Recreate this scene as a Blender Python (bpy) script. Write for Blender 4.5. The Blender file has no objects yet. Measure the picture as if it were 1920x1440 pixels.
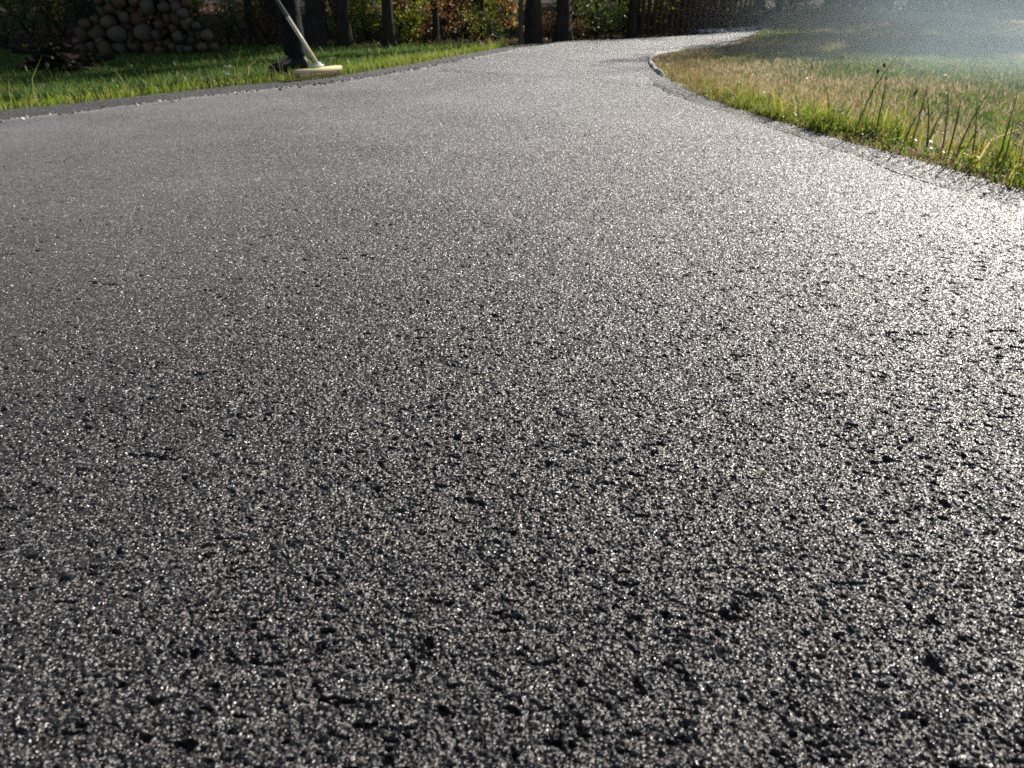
import bpy, bmesh, math, random
import numpy as np
from mathutils import Vector, Matrix, Euler
R = math.radians
rng = np.random.default_rng(7); random.seed(7)
S = bpy.context.scene
COL = S.collection
# ------------------------------------------------------------------ camera
CAM_H = 0.65; PITCH = R(27.9); FPX = 1400.0
cam = bpy.data.cameras.new('camera'); co = bpy.data.objects.new('camera', cam); COL.objects.link(co)
cam.sensor_width = 36; cam.lens = 36*FPX/1920; cam.clip_start = 0.02; cam.clip_end = 400
co.location = (0, 0, CAM_H); co.rotation_euler = (R(90)-PITCH, 0, 0)
cam.dof.use_dof = True; cam.dof.focus_distance = 1.45; cam.dof.aperture_fstop = 6.0
S.camera = co
# ------------------------------------------------------------------ sky, sun, exposure
SUN_AZ, SUN_EL = 42.0, 29.0          # azimuth to the right of straight ahead, elevation
S.view_settings.view_transform = 'Standard'; S.view_settings.look = 'None'
S.view_settings.exposure = 0.60; S.view_settings.gamma = 1.0; S.view_settings.use_curve_mapping = False
w = bpy.data.worlds.new('World'); S.world = w; w.use_nodes = True
nt = w.node_tree; nt.nodes.clear()
sk = nt.nodes.new('ShaderNodeTexSky'); sk.sky_type = 'NISHITA'; sk.sun_disc = False
sk.sun_elevation = R(SUN_EL); sk.sun_rotation = R(SUN_AZ)
bg = nt.nodes.new('ShaderNodeBackground'); bg.inputs[1].default_value = 0.055
wo = nt.nodes.new('ShaderNodeOutputWorld')
nt.links.new(sk.outputs[0], bg.inputs[0]); nt.links.new(bg.outputs[0], wo.inputs[0])
sl = bpy.data.lights.new('sun', 'SUN'); sl.energy = 5.0; sl.angle = R(0.5); sl.color = (1.0, 0.95, 0.86)
so = bpy.data.objects.new('sun', sl); COL.objects.link(so)
sd = Vector((math.sin(R(SUN_AZ))*math.cos(R(SUN_EL)), math.cos(R(SUN_AZ))*math.cos(R(SUN_EL)), math.sin(R(SUN_EL))))
so.rotation_euler = sd.to_track_quat('Z', 'Y').to_euler(); so.location = sd*60
S.cycles.use_denoising = False; S.cycles.use_adaptive_sampling = False
S.cycles.max_bounces = 6; S.cycles.transparent_max_bounces = 12; S.cycles.volume_bounces = 1
S.cycles.sample_clamp_indirect = 4.0; S.cycles.sample_clamp_direct = 0

# ------------------------------------------------------------------ helpers
cp, sp_ = math.cos(PITCH), math.sin(PITCH)
def gp(x, y, z=0.0):
    """ground point seen where the photograph has pixel x, y (1920 wide)"""
    u = x-960; v = 720-y
    fwd = cp*FPX+sp_*v; up = -sp_*FPX+cp*v
    t = (z-CAM_H)/up
    return Vector((u*t, fwd*t, z))
def ppm(y):      # photo pixels per metre at the ground seen on row y
    return (sp_*FPX-cp*(720-y))/CAM_H
def tag(o, label=None, cat=None, group=None, kind=None):
    if label: o['label'] = label
    if cat: o['category'] = cat
    if group: o['group'] = group
    if kind: o['kind'] = kind
    return o
def link(name, me, mat=None, parent=None):
    o = bpy.data.objects.new(name, me); COL.objects.link(o)
    if mat is not None:
        for m in (mat if isinstance(mat, (list, tuple)) else [mat]): me.materials.append(m)
    if parent: o.parent = parent
    return o
def empty(name, loc, rz=0.0, label=None, cat=None, group=None):
    o = bpy.data.objects.new(name, None); COL.objects.link(o); o.location = loc
    o.rotation_euler = (0, 0, rz); o.empty_display_size = 0.1
    return tag(o, label, cat, group)
def copy_tree(o, parent=None):
    c = o.copy(); COL.objects.link(c); c.parent = parent
    for ch in list(o.children): copy_tree(ch, c)
    return c
def npmesh(name, V, polys, cols=None, smooth=False, attrs=None):
    """polys: list of int arrays (n,k)"""
    me = bpy.data.meshes.new(name); V = np.asarray(V, dtype=np.float32)
    me.vertices.add(len(V)); me.vertices.foreach_set('co', V.ravel())
    loops = np.concatenate([p.ravel() for p in polys]).astype(np.int32)
    sizes = np.concatenate([np.full(len(p), p.shape[1]) for p in polys]).astype(np.int32)
    starts = np.concatenate([[0], np.cumsum(sizes)[:-1]]).astype(np.int32)
    me.loops.add(len(loops)); me.loops.foreach_set('vertex_index', loops)
    me.polygons.add(len(sizes)); me.polygons.foreach_set('loop_start', starts)
    me.update(calc_edges=True)
    if smooth: me.polygons.foreach_set('use_smooth', np.ones(len(sizes), dtype=bool))
    if cols is not None:
        a = me.color_attributes.new('tint', 'FLOAT_COLOR', 'POINT')
        a.data.foreach_set('color', np.hstack([cols, np.ones((len(cols), 1))]).astype(np.float32).ravel())
    for k, v in (attrs or {}).items():
        a = me.attributes.new(k, 'FLOAT', 'POINT'); a.data.foreach_set('value', v.astype(np.float32))
    return me
def hash2(ix, iy, k):
    h = (ix.astype(np.int64)*73856093) ^ (iy.astype(np.int64)*19349663) ^ (k*83492791)
    h = (h ^ (h >> 13))*1274126177; h = (h ^ (h >> 16)) & 0xffffff
    return h.astype(np.float32)/16777215.0
def vnoise(x, y, k=1):
    ix = np.floor(x); iy = np.floor(y); fx = x-ix; fy = y-iy
    fx = fx*fx*(3-2*fx); fy = fy*fy*(3-2*fy)
    ix = ix.astype(np.int64); iy = iy.astype(np.int64)
    a = hash2(ix, iy, k); b = hash2(ix+1, iy, k); c = hash2(ix, iy+1, k); d = hash2(ix+1, iy+1, k)
    return (a*(1-fx)+b*fx)*(1-fy)+(c*(1-fx)+d*fx)*fy
def fbm(x, y, n=4, k=1):
    s = 0; a = 0.5; t = 0
    for i in range(n):
        s = s+a*vnoise(x, y, k+i); t += a; a *= .5; x = x*2.03+7.1; y = y*2.03+3.3
    return s/t
def nodes(m):
    m.use_nodes = True; n = m.node_tree.nodes; n.clear(); return n, m.node_tree.links
def add(n, t, **kw):
    x = n.new(t)
    for k, v in kw.items():
        if k.startswith('i_'):
            key = k[2:]; key = int(key) if key.isdigit() else key.replace('_', ' ')
            x.inputs[key].default_value = v
        else: setattr(x, k, v)
    return x
def ramp(n, stops):
    r = n.new('ShaderNodeValToRGB'); e = r.color_ramp.elements
    e[0].position, e[0].color = stops[0][0], (*stops[0][1], 1)
    e[1].position, e[1].color = stops[-1][0], (*stops[-1][1], 1)
    for p, c in stops[1:-1]:
        q = e.new(p); q.color = (*c, 1)
    return r
def surf_mat(name, c1, c2, scale=20, rough=.8, bump=.3, bdist=.01, stretch=(1, 1, 1), spec=.3, metal=0):
    m = bpy.data.materials.new(name); n, l = nodes(m)
    tc = add(n, 'ShaderNodeTexCoord'); mp = add(n, 'ShaderNodeMapping'); mp.inputs['Scale'].default_value = stretch
    l.new(tc.outputs['Object'], mp.inputs[0])
    no = add(n, 'ShaderNodeTexNoise', i_Scale=scale, i_Detail=6.0); l.new(mp.outputs[0], no.inputs['Vector'])
    rp = ramp(n, [(.3, c1), (.7, c2)]); l.new(no.outputs[0], rp.inputs[0])
    b = add(n, 'ShaderNodeBsdfPrincipled', i_Roughness=rough, i_Metallic=metal); b.inputs['Specular IOR Level'].default_value = spec
    l.new(rp.outputs[0], b.inputs['Base Color'])
    bp = add(n, 'ShaderNodeBump', i_Strength=bump, i_Distance=bdist); l.new(no.outputs[0], bp.inputs['Height']); l.new(bp.outputs[0], b.inputs['Normal'])
    o = add(n, 'ShaderNodeOutputMaterial'); l.new(b.outputs[0], o.inputs[0]); return m
def leaf_mat(name, trans=.5, rough=.5, spec=.3):
    m = bpy.data.materials.new(name); n, l = nodes(m)
    at = add(n, 'ShaderNodeAttribute', attribute_name='tint')
    b = add(n, 'ShaderNodeBsdfPrincipled', i_Roughness=rough); b.inputs['Specular IOR Level'].default_value = spec
    t = add(n, 'ShaderNodeBsdfTranslucent'); mx = add(n, 'ShaderNodeMixShader', i_0=trans)
    l.new(at.outputs['Color'], b.inputs['Base Color']); l.new(at.outputs['Color'], t.inputs[0])
    l.new(b.outputs[0], mx.inputs[1]); l.new(t.outputs[0], mx.inputs[2])
    o = add(n, 'ShaderNodeOutputMaterial'); l.new(mx.outputs[0], o.inputs[0]); return m
def attr_mat(name, rough=.9, bscale=60, bstr=.5, bdist=.01):
    m = bpy.data.materials.new(name); n, l = nodes(m)
    at = add(n, 'ShaderNodeAttribute', attribute_name='tint')
    tc = add(n, 'ShaderNodeTexCoord')
    no = add(n, 'ShaderNodeTexNoise', i_Scale=bscale, i_Detail=8.0); l.new(tc.outputs['Object'], no.inputs['Vector'])
    mr = add(n, 'ShaderNodeMapRange', i_3=.55, i_4=1.45); l.new(no.outputs[0], mr.inputs[0])
    mu = add(n, 'ShaderNodeVectorMath', operation='MULTIPLY'); l.new(at.outputs['Color'], mu.inputs[0]); l.new(mr.outputs[0], mu.inputs[1])
    b = add(n, 'ShaderNodeBsdfPrincipled', i_Roughness=rough); b.inputs['Specular IOR Level'].default_value = .1
    l.new(mu.outputs[0], b.inputs['Base Color'])
    bp = add(n, 'ShaderNodeBump', i_Strength=bstr, i_Distance=bdist); l.new(no.outputs[0], bp.inputs['Height']); l.new(bp.outputs[0], b.inputs['Normal'])
    o = add(n, 'ShaderNodeOutputMaterial'); l.new(b.outputs[0], o.inputs[0]); return m

# ------------------------------------------------------------------ outline of the driveway
def P(lst): return np.array([gp(x, y)[:2] for x, y in lst])
L_EDGE = P([(0, 203), (100, 193), (200, 182), (300, 171.5), (400, 160), (500, 150), (600, 143), (680, 131), (780, 115), (860, 101), (935, 89)])
FAR = P([(960, 82), (1000, 80), (1050, 78), (1160, 74), (1240, 70), (1330, 64), (1400, 58), (1435, 55.5)])
R_EDGE = P([(1410, 66), (1380, 76), (1330, 86), (1262, 97), (1232, 103), (1220, 112), (1226, 124), (1242, 141), (1290, 166), (1350, 191), (1420, 213), (1480, 229), (1600, 264), (1700, 289), (1800, 317), (1920, 351)])
lb = L_EDGE[0]-(L_EDGE[1]-L_EDGE[0])*6
rb = R_EDGE[-1]+(R_EDGE[-1]-R_EDGE[-2])*8
poly = np.vstack([[lb[0], -8], [lb], L_EDGE, FAR, R_EDGE, [[2.9, 1.0]], [[3.0, -8]]])
L_SEAM = P([(-300, 262), (0, 229), (140, 214.5), (200, 206), (270, 197), (360, 185), (455, 174), (530, 166), (615, 157), (700, 144), (780, 131), (860, 114.5), (930, 101), (985, 90)])
R_SEAM = P([(1205, 140), (1225, 156), (1260, 175), (1320, 198), (1400, 224), (1480, 249), (1600, 290), (1700, 326), (1760, 349), (1860, 378), (1920, 396), (2400, 540)])
def inside(px, py, pg):
    r = np.zeros(px.shape, bool); n = len(pg)
    for i in range(n):
        x1, y1 = pg[i]; x2, y2 = pg[(i+1) % n]
        if y1 == y2: continue
        c = ((y1 > py) != (y2 > py)) & (px < (x2-x1)*(py-y1)/(y2-y1)+x1)
        r ^= c
    return r
def dist_line(px, py, ln, closed=False):
    d = np.full(px.shape, 1e9, np.float32); sg = np.zeros(px.shape, np.float32)
    n = len(ln)-(0 if closed else 1)
    for i in range(n):
        x1, y1 = ln[i]; x2, y2 = ln[(i+1) % len(ln)]; dx, dy = x2-x1, y2-y1; L2 = dx*dx+dy*dy
        t = np.clip(((px-x1)*dx+(py-y1)*dy)/L2, 0, 1)
        q = np.hypot(px-x1-t*dx, py-y1-t*dy); s = np.sign((px-x1)*dy-(py-y1)*dx)
        m = q < d; d[m] = q[m]; sg[m] = s[m]
    return d, sg

# ------------------------------------------------------------------ the driveway: one relief sheet, stones as real relief
def stones(x, y, cell, k, amp, tilt, dome):
    gx = x/cell; gy = y/cell; ix = np.floor(gx).astype(np.int64); iy = np.floor(gy).astype(np.int64)
    best = np.full(x.shape, -1e9, np.float32); rid = np.zeros(x.shape, np.float32)
    for a in (-1, 0, 1):
        for b in (-1, 0, 1):
            jx = ix+a; jy = iy+b
            cx = jx+.15+.7*hash2(jx, jy, k); cy = jy+.15+.7*hash2(jx, jy, k+1)
            dx = (gx-cx).astype(np.float32); dy = (gy-cy).astype(np.float32)
            size = .55+.9*hash2(jx, jy, k+2)**2
            h = amp*hash2(jx, jy, k+3)+tilt*(dx*(hash2(jx, jy, k+4)-.5)+dy*(hash2(jx, jy, k+5)-.5))*2-dome*(dx*dx+dy*dy)/size
            m = h > best; best[m] = h[m]; rid[m] = hash2(jx, jy, k+6)[m]
    return best, rid
def driveway():
    def grow(a, b, f0, f1):
        r = [a]
        while r[-1] < b:
            t = math.log(r[-1]/a)/math.log(b/a); r.append(r[-1]*(1+f0+(f1-f0)*t))
        return r
    rr = np.array([.02, .1, .2, .28, .34, .38]+grow(.40, 4.0, .0014, .0017)+grow(4.03, 19.0, .0025, .007))
    th = np.concatenate([np.linspace(-180, -54, 60)[:-1], np.linspace(-54, 54, 1250), np.linspace(54, 180, 60)[1:]])
    Rr, Th = np.meshgrid(rr, np.radians(th), indexing='ij')
    X = (Rr*np.sin(Th)).astype(np.float32); Y = (Rr*np.cos(Th)).astype(np.float32)
    # lay the outermost rows past the outline on to the outline is not needed: grass covers the cut
    h1, id1 = stones(X, Y, .0042, 11, .0026, .0028, .0026)
    h2, id2 = stones(X+.37, Y+.11, .0025, 31, .0018, .0016, .0014)
    Z = np.maximum(h1, h2-.0004); idd = np.where(h1 > h2-.0004, id1, id2)
    # coarse texture: pits where a stone is missing, rake drag, long waves
    zone = fbm(X*5, Y*5, 3, 15)*.16-.03+.02*np.clip(X*.6-Y*.3, -1, 1.2)
    pit = fbm(X*58+Y*4, Y*104, 3, 5); Z -= .0070*np.clip((pit+zone-.765)/.09, 0, 1)
    pit2 = fbm(X*150+9, Y*150, 2, 55); Z -= .0025*np.clip((pit2-.60)/.2, 0, 1)
    Z += .0025*(fbm(X*9, Y*9, 3, 9)-.5)+.014*(fbm(X*1.1, Y*1.1, 2, 19)-.5)
    # mat of new asphalt between the two seams stands a little proud
    dl, sl_ = dist_line(X, Y, L_SEAM); dr, sr = dist_line(X, Y, R_SEAM)
    wob = .012*(vnoise(X*14, Y*14, 77)-.5)
    out_l = np.clip((-sl_*dl+wob)/.012, 0, 1); out_r = np.clip((-(-1)*0+(-1)*0+sr*dr*-1*-1+wob)/.01, 0, 1)
    Z -= .016*out_l*(Y > -1); Z += .009*np.exp(-(dl/.035)**2)*(1-out_l)*(.2+1.4*vnoise(X*9, Y*9, 78)); Z -= .016*out_l*np.exp(-((dl-.02)/.02)**2)*np.clip(vnoise(X*7, Y*7, 79)*2.4-.7, 0, 1)
    right = (X > 0.8) & (Y > .5)
    Z -= .010*np.clip((-sr*dr+wob)/.01, 0, 1)*right*np.clip((7.2-Y)/1.2, 0, 1)
    so_ = np.maximum(out_l*(Y > -1), np.clip((-sr*dr)/.02, 0, 1)*right*np.clip((7.2-Y)/1.2, 0, 1)); Z += so_*.009*(fbm(X*38, Y*38, 2, 83)-.5)
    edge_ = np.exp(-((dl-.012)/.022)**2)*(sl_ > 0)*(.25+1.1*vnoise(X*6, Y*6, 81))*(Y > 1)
    n0, n1 = X.shape
    idx = np.arange(n0*n1).reshape(n0, n1)
    q = np.stack([idx[:-1, :-1], idx[:-1, 1:], idx[1:, 1:], idx[1:, :-1]], -1)
    cx = (X[:-1, :-1]+X[1:, 1:])/2; cy = (Y[:-1, :-1]+Y[1:, 1:])/2
    keep = inside(cx, cy, poly)
    q = q[keep][:, ::-1]
    used = np.unique(q); remap = np.full(n0*n1, -1, np.int64); remap[used] = np.arange(len(used))
    V = np.stack([X, Y, Z], -1).reshape(-1, 3)[used]
    strip = np.maximum(out_l, np.clip((-sr*dr)/.02, 0, 1)*right*np.clip((7.2-Y)/1.2, 0, 1)).reshape(-1)[used]
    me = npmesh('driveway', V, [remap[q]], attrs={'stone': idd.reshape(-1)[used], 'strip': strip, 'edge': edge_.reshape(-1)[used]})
    return me
def asphalt_mat():
    m = bpy.data.materials.new('asphalt'); n, l = nodes(m)
    at = add(n, 'ShaderNodeAttribute', attribute_name='stone'); st = add(n, 'ShaderNodeAttribute', attribute_name='strip')
    tc = add(n, 'ShaderNodeTexCoord')
    rp = ramp(n, [(0, (.010, .009, .010)), (.55, (.021, .019, .0195)), (.86, (.044, .038, .036)), (.94, (.11, .10, .088)), (1, (.24, .215, .19))])
    l.new(at.outputs['Fac'], rp.inputs[0])
    big = add(n, 'ShaderNodeTexNoise', i_Scale=1.3, i_Detail=4.0); l.new(tc.outputs['Object'], big.inputs['Vector'])
    mr = add(n, 'ShaderNodeMapRange', i_3=.75, i_4=1.25); l.new(big.outputs[0], mr.inputs[0])
    mu = add(n, 'ShaderNodeVectorMath', operation='MULTIPLY'); l.new(rp.outputs[0], mu.inputs[0]); l.new(mr.outputs[0], mu.inputs[1])
    b = add(n, 'ShaderNodeBsdfPrincipled'); b.inputs['Specular Tint'].default_value = (1, .965, .97, 1); b.inputs['Specular IOR Level'].default_value = .82
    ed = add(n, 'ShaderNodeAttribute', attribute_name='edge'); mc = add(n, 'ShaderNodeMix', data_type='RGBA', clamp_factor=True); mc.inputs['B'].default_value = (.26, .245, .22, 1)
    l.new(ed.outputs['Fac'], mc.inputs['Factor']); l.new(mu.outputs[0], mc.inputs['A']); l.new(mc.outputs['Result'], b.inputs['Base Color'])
    # every grain face is tipped its own way, so some catch the sun and their neighbours do not
    v = add(n, 'ShaderNodeTexVoronoi', i_Scale=500.0); l.new(tc.outputs['Object'], v.inputs['Vector'])
    rr_ = add(n, 'ShaderNodeMapRange', i_3=.34, i_4=.62); l.new(at.outputs['Fac'], rr_.inputs[0])
    ad = add(n, 'ShaderNodeMath', operation='MULTIPLY_ADD'); ad.inputs[1].default_value = .10
    l.new(st.outputs['Fac'], ad.inputs[0]); l.new(rr_.outputs[0], ad.inputs[2]); l.new(ad.outputs[0], b.inputs['Roughness'])
    ge = add(n, 'ShaderNodeNewGeometry')
    sb = add(n, 'ShaderNodeVectorMath', operation='SUBTRACT'); sb.inputs[1].default_value = (.5, .5, .5); l.new(v.outputs['Color'], sb.inputs[0])
    ms = add(n, 'ShaderNodeVectorMath', operation='MULTIPLY_ADD'); ms.inputs[1].default_value = (2.5, 2.5, .6)
    l.new(sb.outputs[0], ms.inputs[0]); l.new(ge.outputs['Normal'], ms.inputs[2])
    nm = add(n, 'ShaderNodeVectorMath', operation='NORMALIZE'); l.new(ms.outputs[0], nm.inputs[0])
    l.new(nm.outputs[0], b.inputs['Normal'])
    # sheen layer added to imitate glare on the far asphalt at grazing view
    sh = add(n, 'ShaderNodeBsdfSheen', i_Roughness=.30); sm = add(n, 'ShaderNodeMapRange', i_3=.52, i_4=.15); l.new(st.outputs['Fac'], sm.inputs[0])
    d2 = add(n, 'ShaderNodeMapRange', i_1=.3, i_2=.7, i_3=.7, i_4=1.2); l.new(big.outputs[0], d2.inputs[0]); dm = add(n, 'ShaderNodeMath', operation='MULTIPLY'); l.new(sm.outputs[0], dm.inputs[0]); l.new(d2.outputs[0], dm.inputs[1])
    cb_ = add(n, 'ShaderNodeCombineColor'); tn = add(n, 'ShaderNodeMath', operation='MULTIPLY'); tn.inputs[1].default_value = .955; l.new(dm.outputs[0], tn.inputs[0]); l.new(dm.outputs[0], cb_.inputs[0]); l.new(tn.outputs[0], cb_.inputs[1]); l.new(tn.outputs[0], cb_.inputs[2]); l.new(cb_.outputs[0], sh.inputs['Color'])
    sn = add(n, 'ShaderNodeVectorMath', operation='ADD'); sn.inputs[1].default_value = (0, 0, 1.5); l.new(ge.outputs['Normal'], sn.inputs[0])
    s2 = add(n, 'ShaderNodeVectorMath', operation='NORMALIZE'); l.new(sn.outputs[0], s2.inputs[0]); l.new(s2.outputs[0], sh.inputs['Normal'])
    ash = add(n, 'ShaderNodeAddShader'); l.new(b.outputs[0], ash.inputs[0]); l.new(sh.outputs[0], ash.inputs[1])
    o = add(n, 'ShaderNodeOutputMaterial'); l.new(ash.outputs[0], o.inputs[0]); return m
M_ASPH = asphalt_mat()
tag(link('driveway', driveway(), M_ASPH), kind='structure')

# ------------------------------------------------------------------ terrain
def sstep(a, b, x):
    t = np.clip((x-a)/(b-a), 0, 1); return t*t*(3-2*t)
def terrain_z(x, y):
    x = np.asarray(x, np.float32); y = np.asarray(y, np.float32)
    z = -.035+.02*(fbm(x*.8, y*.8, 3, 71)-.5)
    d, _ = dist_line(x, y, poly, True)
    ins = inside(x, y, poly)
    z = np.where(ins, -.06, z)
    off = np.where(ins, 0, np.clip(d/1.2, 0, 1))
    z = z+off*.05*(fbm(x*.5+4, y*.5, 2, 91)-.3)
    # low mound on the right lawn that hides the drive beyond the bend
    z = z+.22*np.exp(-(((x-7.4)/2.4)**2+((y-17.8)/2.6)**2))*(~ins)
    return z
def forest_mask(x, y):     # 1 on the leaf-covered floor beyond the lawns
    b = np.interp(x, [-14, -6, -3, 0, 2, 4, 6, 9, 14, 22], [9.5, 9.8, 10.8, 11.2, 11.9, 14.5, 19, 22, 27, 30])
    return sstep(-.5, .5, y-b+1.2*(fbm(x*.6, y*.6, 3, 101)-.5))
def ground():
    gx = np.concatenate([np.linspace(-150, -16, 14)[:-1], np.linspace(-16, 26, 420), np.linspace(26, 150, 12)[1:]])
    gy = np.concatenate([np.linspace(-60, -2, 12)[:-1], np.linspace(-2, 32, 340), np.linspace(32, 220, 20)[1:]])
    X, Y = np.meshgrid(gx, gy, indexing='ij'); Z = terrain_z(X, Y)
    f = forest_mask(X, Y)[..., None]
    n1 = fbm(X*1.5, Y*1.5, 4, 201)[..., None]; n2 = fbm(X*.45+5, Y*.45, 3, 221)[..., None]
    green = np.array([.035, .065, .020])*(.6+.8*n1)
    tan_ = np.array([.30, .235, .145])*(.6+.8*n1)
    dry = np.clip(sstep(1.0, 2.0, X)*.95, 0, 1)[..., None]*sstep(.22, .50, n2)
    lit = np.array([.035, .024, .015])*(.4+1.3*n1)
    c = green*(1-dry)+tan_*dry; c = c*(1-f)+lit*f
    n0, n1_ = X.shape; idx = np.arange(n0*n1_).reshape(n0, n1_)
    q = np.stack([idx[:-1, :-1], idx[1:, :-1], idx[1:, 1:], idx[:-1, 1:]], -1).reshape(-1, 4)
    return npmesh('ground', np.stack([X, Y, Z], -1).reshape(-1, 3), [q], cols=c.reshape(-1, 3), smooth=True)
tag(link('ground', ground(), attr_mat('soil', bscale=40, bstr=.8, bdist=.02)), kind='structure')

# ------------------------------------------------------------------ blades of grass
M_GRASS = leaf_mat('grass_blade', .45, .45, .35)
def blades(x, y, h, wd, lean, cols, z0=None, curve=.5):
    n = len(x); z0 = terrain_z(x, y) if z0 is None else z0
    a = rng.uniform(0, 2*np.pi, n); la = rng.uniform(0, 2*np.pi, n)
    dx, dy = np.cos(a)*wd/2, np.sin(a)*wd/2
    lx, ly = np.cos(la)*lean*h, np.sin(la)*lean*h
    V = np.zeros((n, 5, 3), np.float32)
    V[:, 0] = np.stack([x-dx, y-dy, z0-.01], -1); V[:, 1] = np.stack([x+dx, y+dy, z0-.01], -1)
    mx, my = x+lx*(1-curve)*.5, y+ly*(1-curve)*.5
    V[:, 2] = np.stack([mx+dx*.8, my+dy*.8, z0+h*.55], -1); V[:, 3] = np.stack([mx-dx*.8, my-dy*.8, z0+h*.55], -1)
    V[:, 4] = np.stack([x+lx, y+ly, z0+h*np.sqrt(np.clip(1-lean**2*.5, .2, 1))], -1)
    b = np.arange(n)[:, None]*5
    q = b+np.array([[0, 1, 2, 3]]); t = b+np.array([[3, 2, 4]])
    c = np.repeat(cols[:, None, :], 5, 1); c[:, 4] *= 1.15
    return V.reshape(-1, 3), q, t, c.reshape(-1, 3)
def blade_mesh(name, parts):
    off = 0; Vs, Q, T, C = [], [], [], []
    for V, q, t, c in parts:
        Vs.append(V); Q.append(q+off); T.append(t+off); C.append(c); off += len(V)
    return npmesh(name, np.vstack(Vs), [np.vstack(Q), np.vstack(T)], cols=np.vstack(C))
def scatter(n, x0, x1, y0, y1, cond):
    x = rng.uniform(x0, x1, n); y = rng.uniform(y0, y1, n); m = cond(x, y); return x[m], y[m]
def mixc(n, pal, wts, jit=.25):
    pal = np.array(pal); k = rng.choice(len(pal), n, p=np.array(wts)/sum(wts))
    return pal[k]*(1+jit*(rng.random((n, 1))-.5)*2)
GREEN = [(.10, .20, .03), (.16, .27, .035), (.07, .13, .03), (.28, .28, .07), (.38, .30, .13)]
def left_ok(x, y):
    ins = inside(x, y, poly); s = x < np.interp(y, [0, 5, 10.6, 12], [-4.6, -2.7, .5, 1.2])
    return (~ins) & s
x, y = scatter(420000, -13, 1.2, 2.5, 13, lambda x, y: left_ok(x, y) & (x > -.72*y-1.5) & (forest_mask(x, y) < .6))
d, _ = dist_line(x, y, poly, True)
keep = rng.random(len(x)) < np.where(d < .6, 1, .45); x, y, d = x[keep], y[keep], d[keep]
h = (.022+.03*rng.random(len(x)))*(1+1.2*(rng.random(len(x)) < .05))*(1+.9*np.exp(-d/.15))
ca = mixc(len(x), GREEN, [4, 3, 3, .6, .5]); cb = mixc(len(x), [(.34, .42, .05), (.24, .36, .04), (.46, .42, .12), (.55, .45, .22)], [4, 3, 2, 1])
ca = np.where((rng.random(len(x)) < .9*np.exp(-(d/.30)**2))[:, None], cb, ca)  # yellower, brighter blades by the edge: sunlit strip painted into their colour
pA = blades(x, y, h*(1+.7*np.exp(-(d/.12)**2)), .0035+.003*rng.random(len(x)), rng.uniform(.1, .8, len(x)), ca)
tag(link('lawn_grass', blade_mesh('lawn_left', [pA]), M_GRASS), 'short green lawn grass along the left side of the driveway, mostly in shade', 'grass', kind='stuff')
def right_ok(x, y):
    ins = inside(x, y, poly); s = x > np.interp(y, [0, 2.8, 8.2, 12.5, 17], [2.5, 1.5, .9, 3.0, 4.8])
    return (~ins) & s
x, y = scatter(900000, 1.2, 20, 2.2, 26, lambda x, y: right_ok(x, y) & (x < .72*y+1.2) & (forest_mask(x, y) < .5))
keep = rng.random(len(x)) < np.clip(7/y, 0, 1); x, y = x[keep], y[keep]
n2 = fbm(x*.45+5, y*.45, 3, 221); dry = .15+.8*sstep(.28, .50, n2+.12*(rng.random(len(x))-.5)+.06*sstep(4, 9, x))
cg = mixc(len(x), GREEN, [3, 3, 2, 2, 1.5]); ct = mixc(len(x), [(.60, .48, .31), (.50, .37, .22), (.40, .33, .18), (.24, .24, .10)], [3, 3, 3, 1.5])
cc = np.where((rng.random(len(x)) < dry)[:, None], ct, cg)
pB = blades(x, y, (.02+.03*rng.random(len(x)))*(1+.05*y), .0035+.0006*y, rng.uniform(.2, .9, len(x)), cc)
tag(link('lawn_grass', blade_mesh('lawn_right', [pB]), M_GRASS), 'dry tan and green lawn grass on the sunny right side of the driveway', 'grass', kind='stuff')
# shaggy verge on the right: thick blades, little round leaves
x, y = scatter(900000, 1.0, 5, 2.0, 12.5, right_ok)
d, _ = dist_line(x, y, R_EDGE)
amt = np.exp(-((d-.14)/.20)**2)*np.interp(y, [2, 4.5, 6, 8.5, 12], [1, .8, .42, .35, .2]); clump = fbm(x*6, y*6, 3, 301); keep = rng.random(len(x)) < amt*.75*sstep(.30, .58, clump); x, y, d, clump = x[keep], y[keep], d[keep], clump[keep]
h = (.03+.06*rng.random(len(x))+.10*(rng.random(len(x)) < .06))*(.2+1.7*clump)*np.interp(y, [2.5, 4.5, 6, 9], [1.7, 1.1, .6, .45])
pal = [(.22, .32, .035), (.34, .38, .05), (.12, .19, .04), (.52, .38, .10), (.40, .17, .07), (.62, .48, .24)]
farness = sstep(4.6, 6.4, y)[:, None]
c1 = mixc(len(x), pal, [5, 4, 3, 1.6, .5, .8]); c2 = mixc(len(x), [(.42, .29, .13), (.30, .20, .09), (.20, .20, .06)], [3, 2, 1.6])
pC = blades(x, y, h, .0035+.004*rng.random(len(x)), rng.uniform(.15, .8, len(x)), np.where(rng.random((len(x), 1)) < farness, c2, c1))
tag(link('verge_grass', blade_mesh('verge', [pC]), M_GRASS), 'shaggy yellow green grass and weeds crowding the right edge of the driveway', 'grass', kind='stuff')

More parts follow.
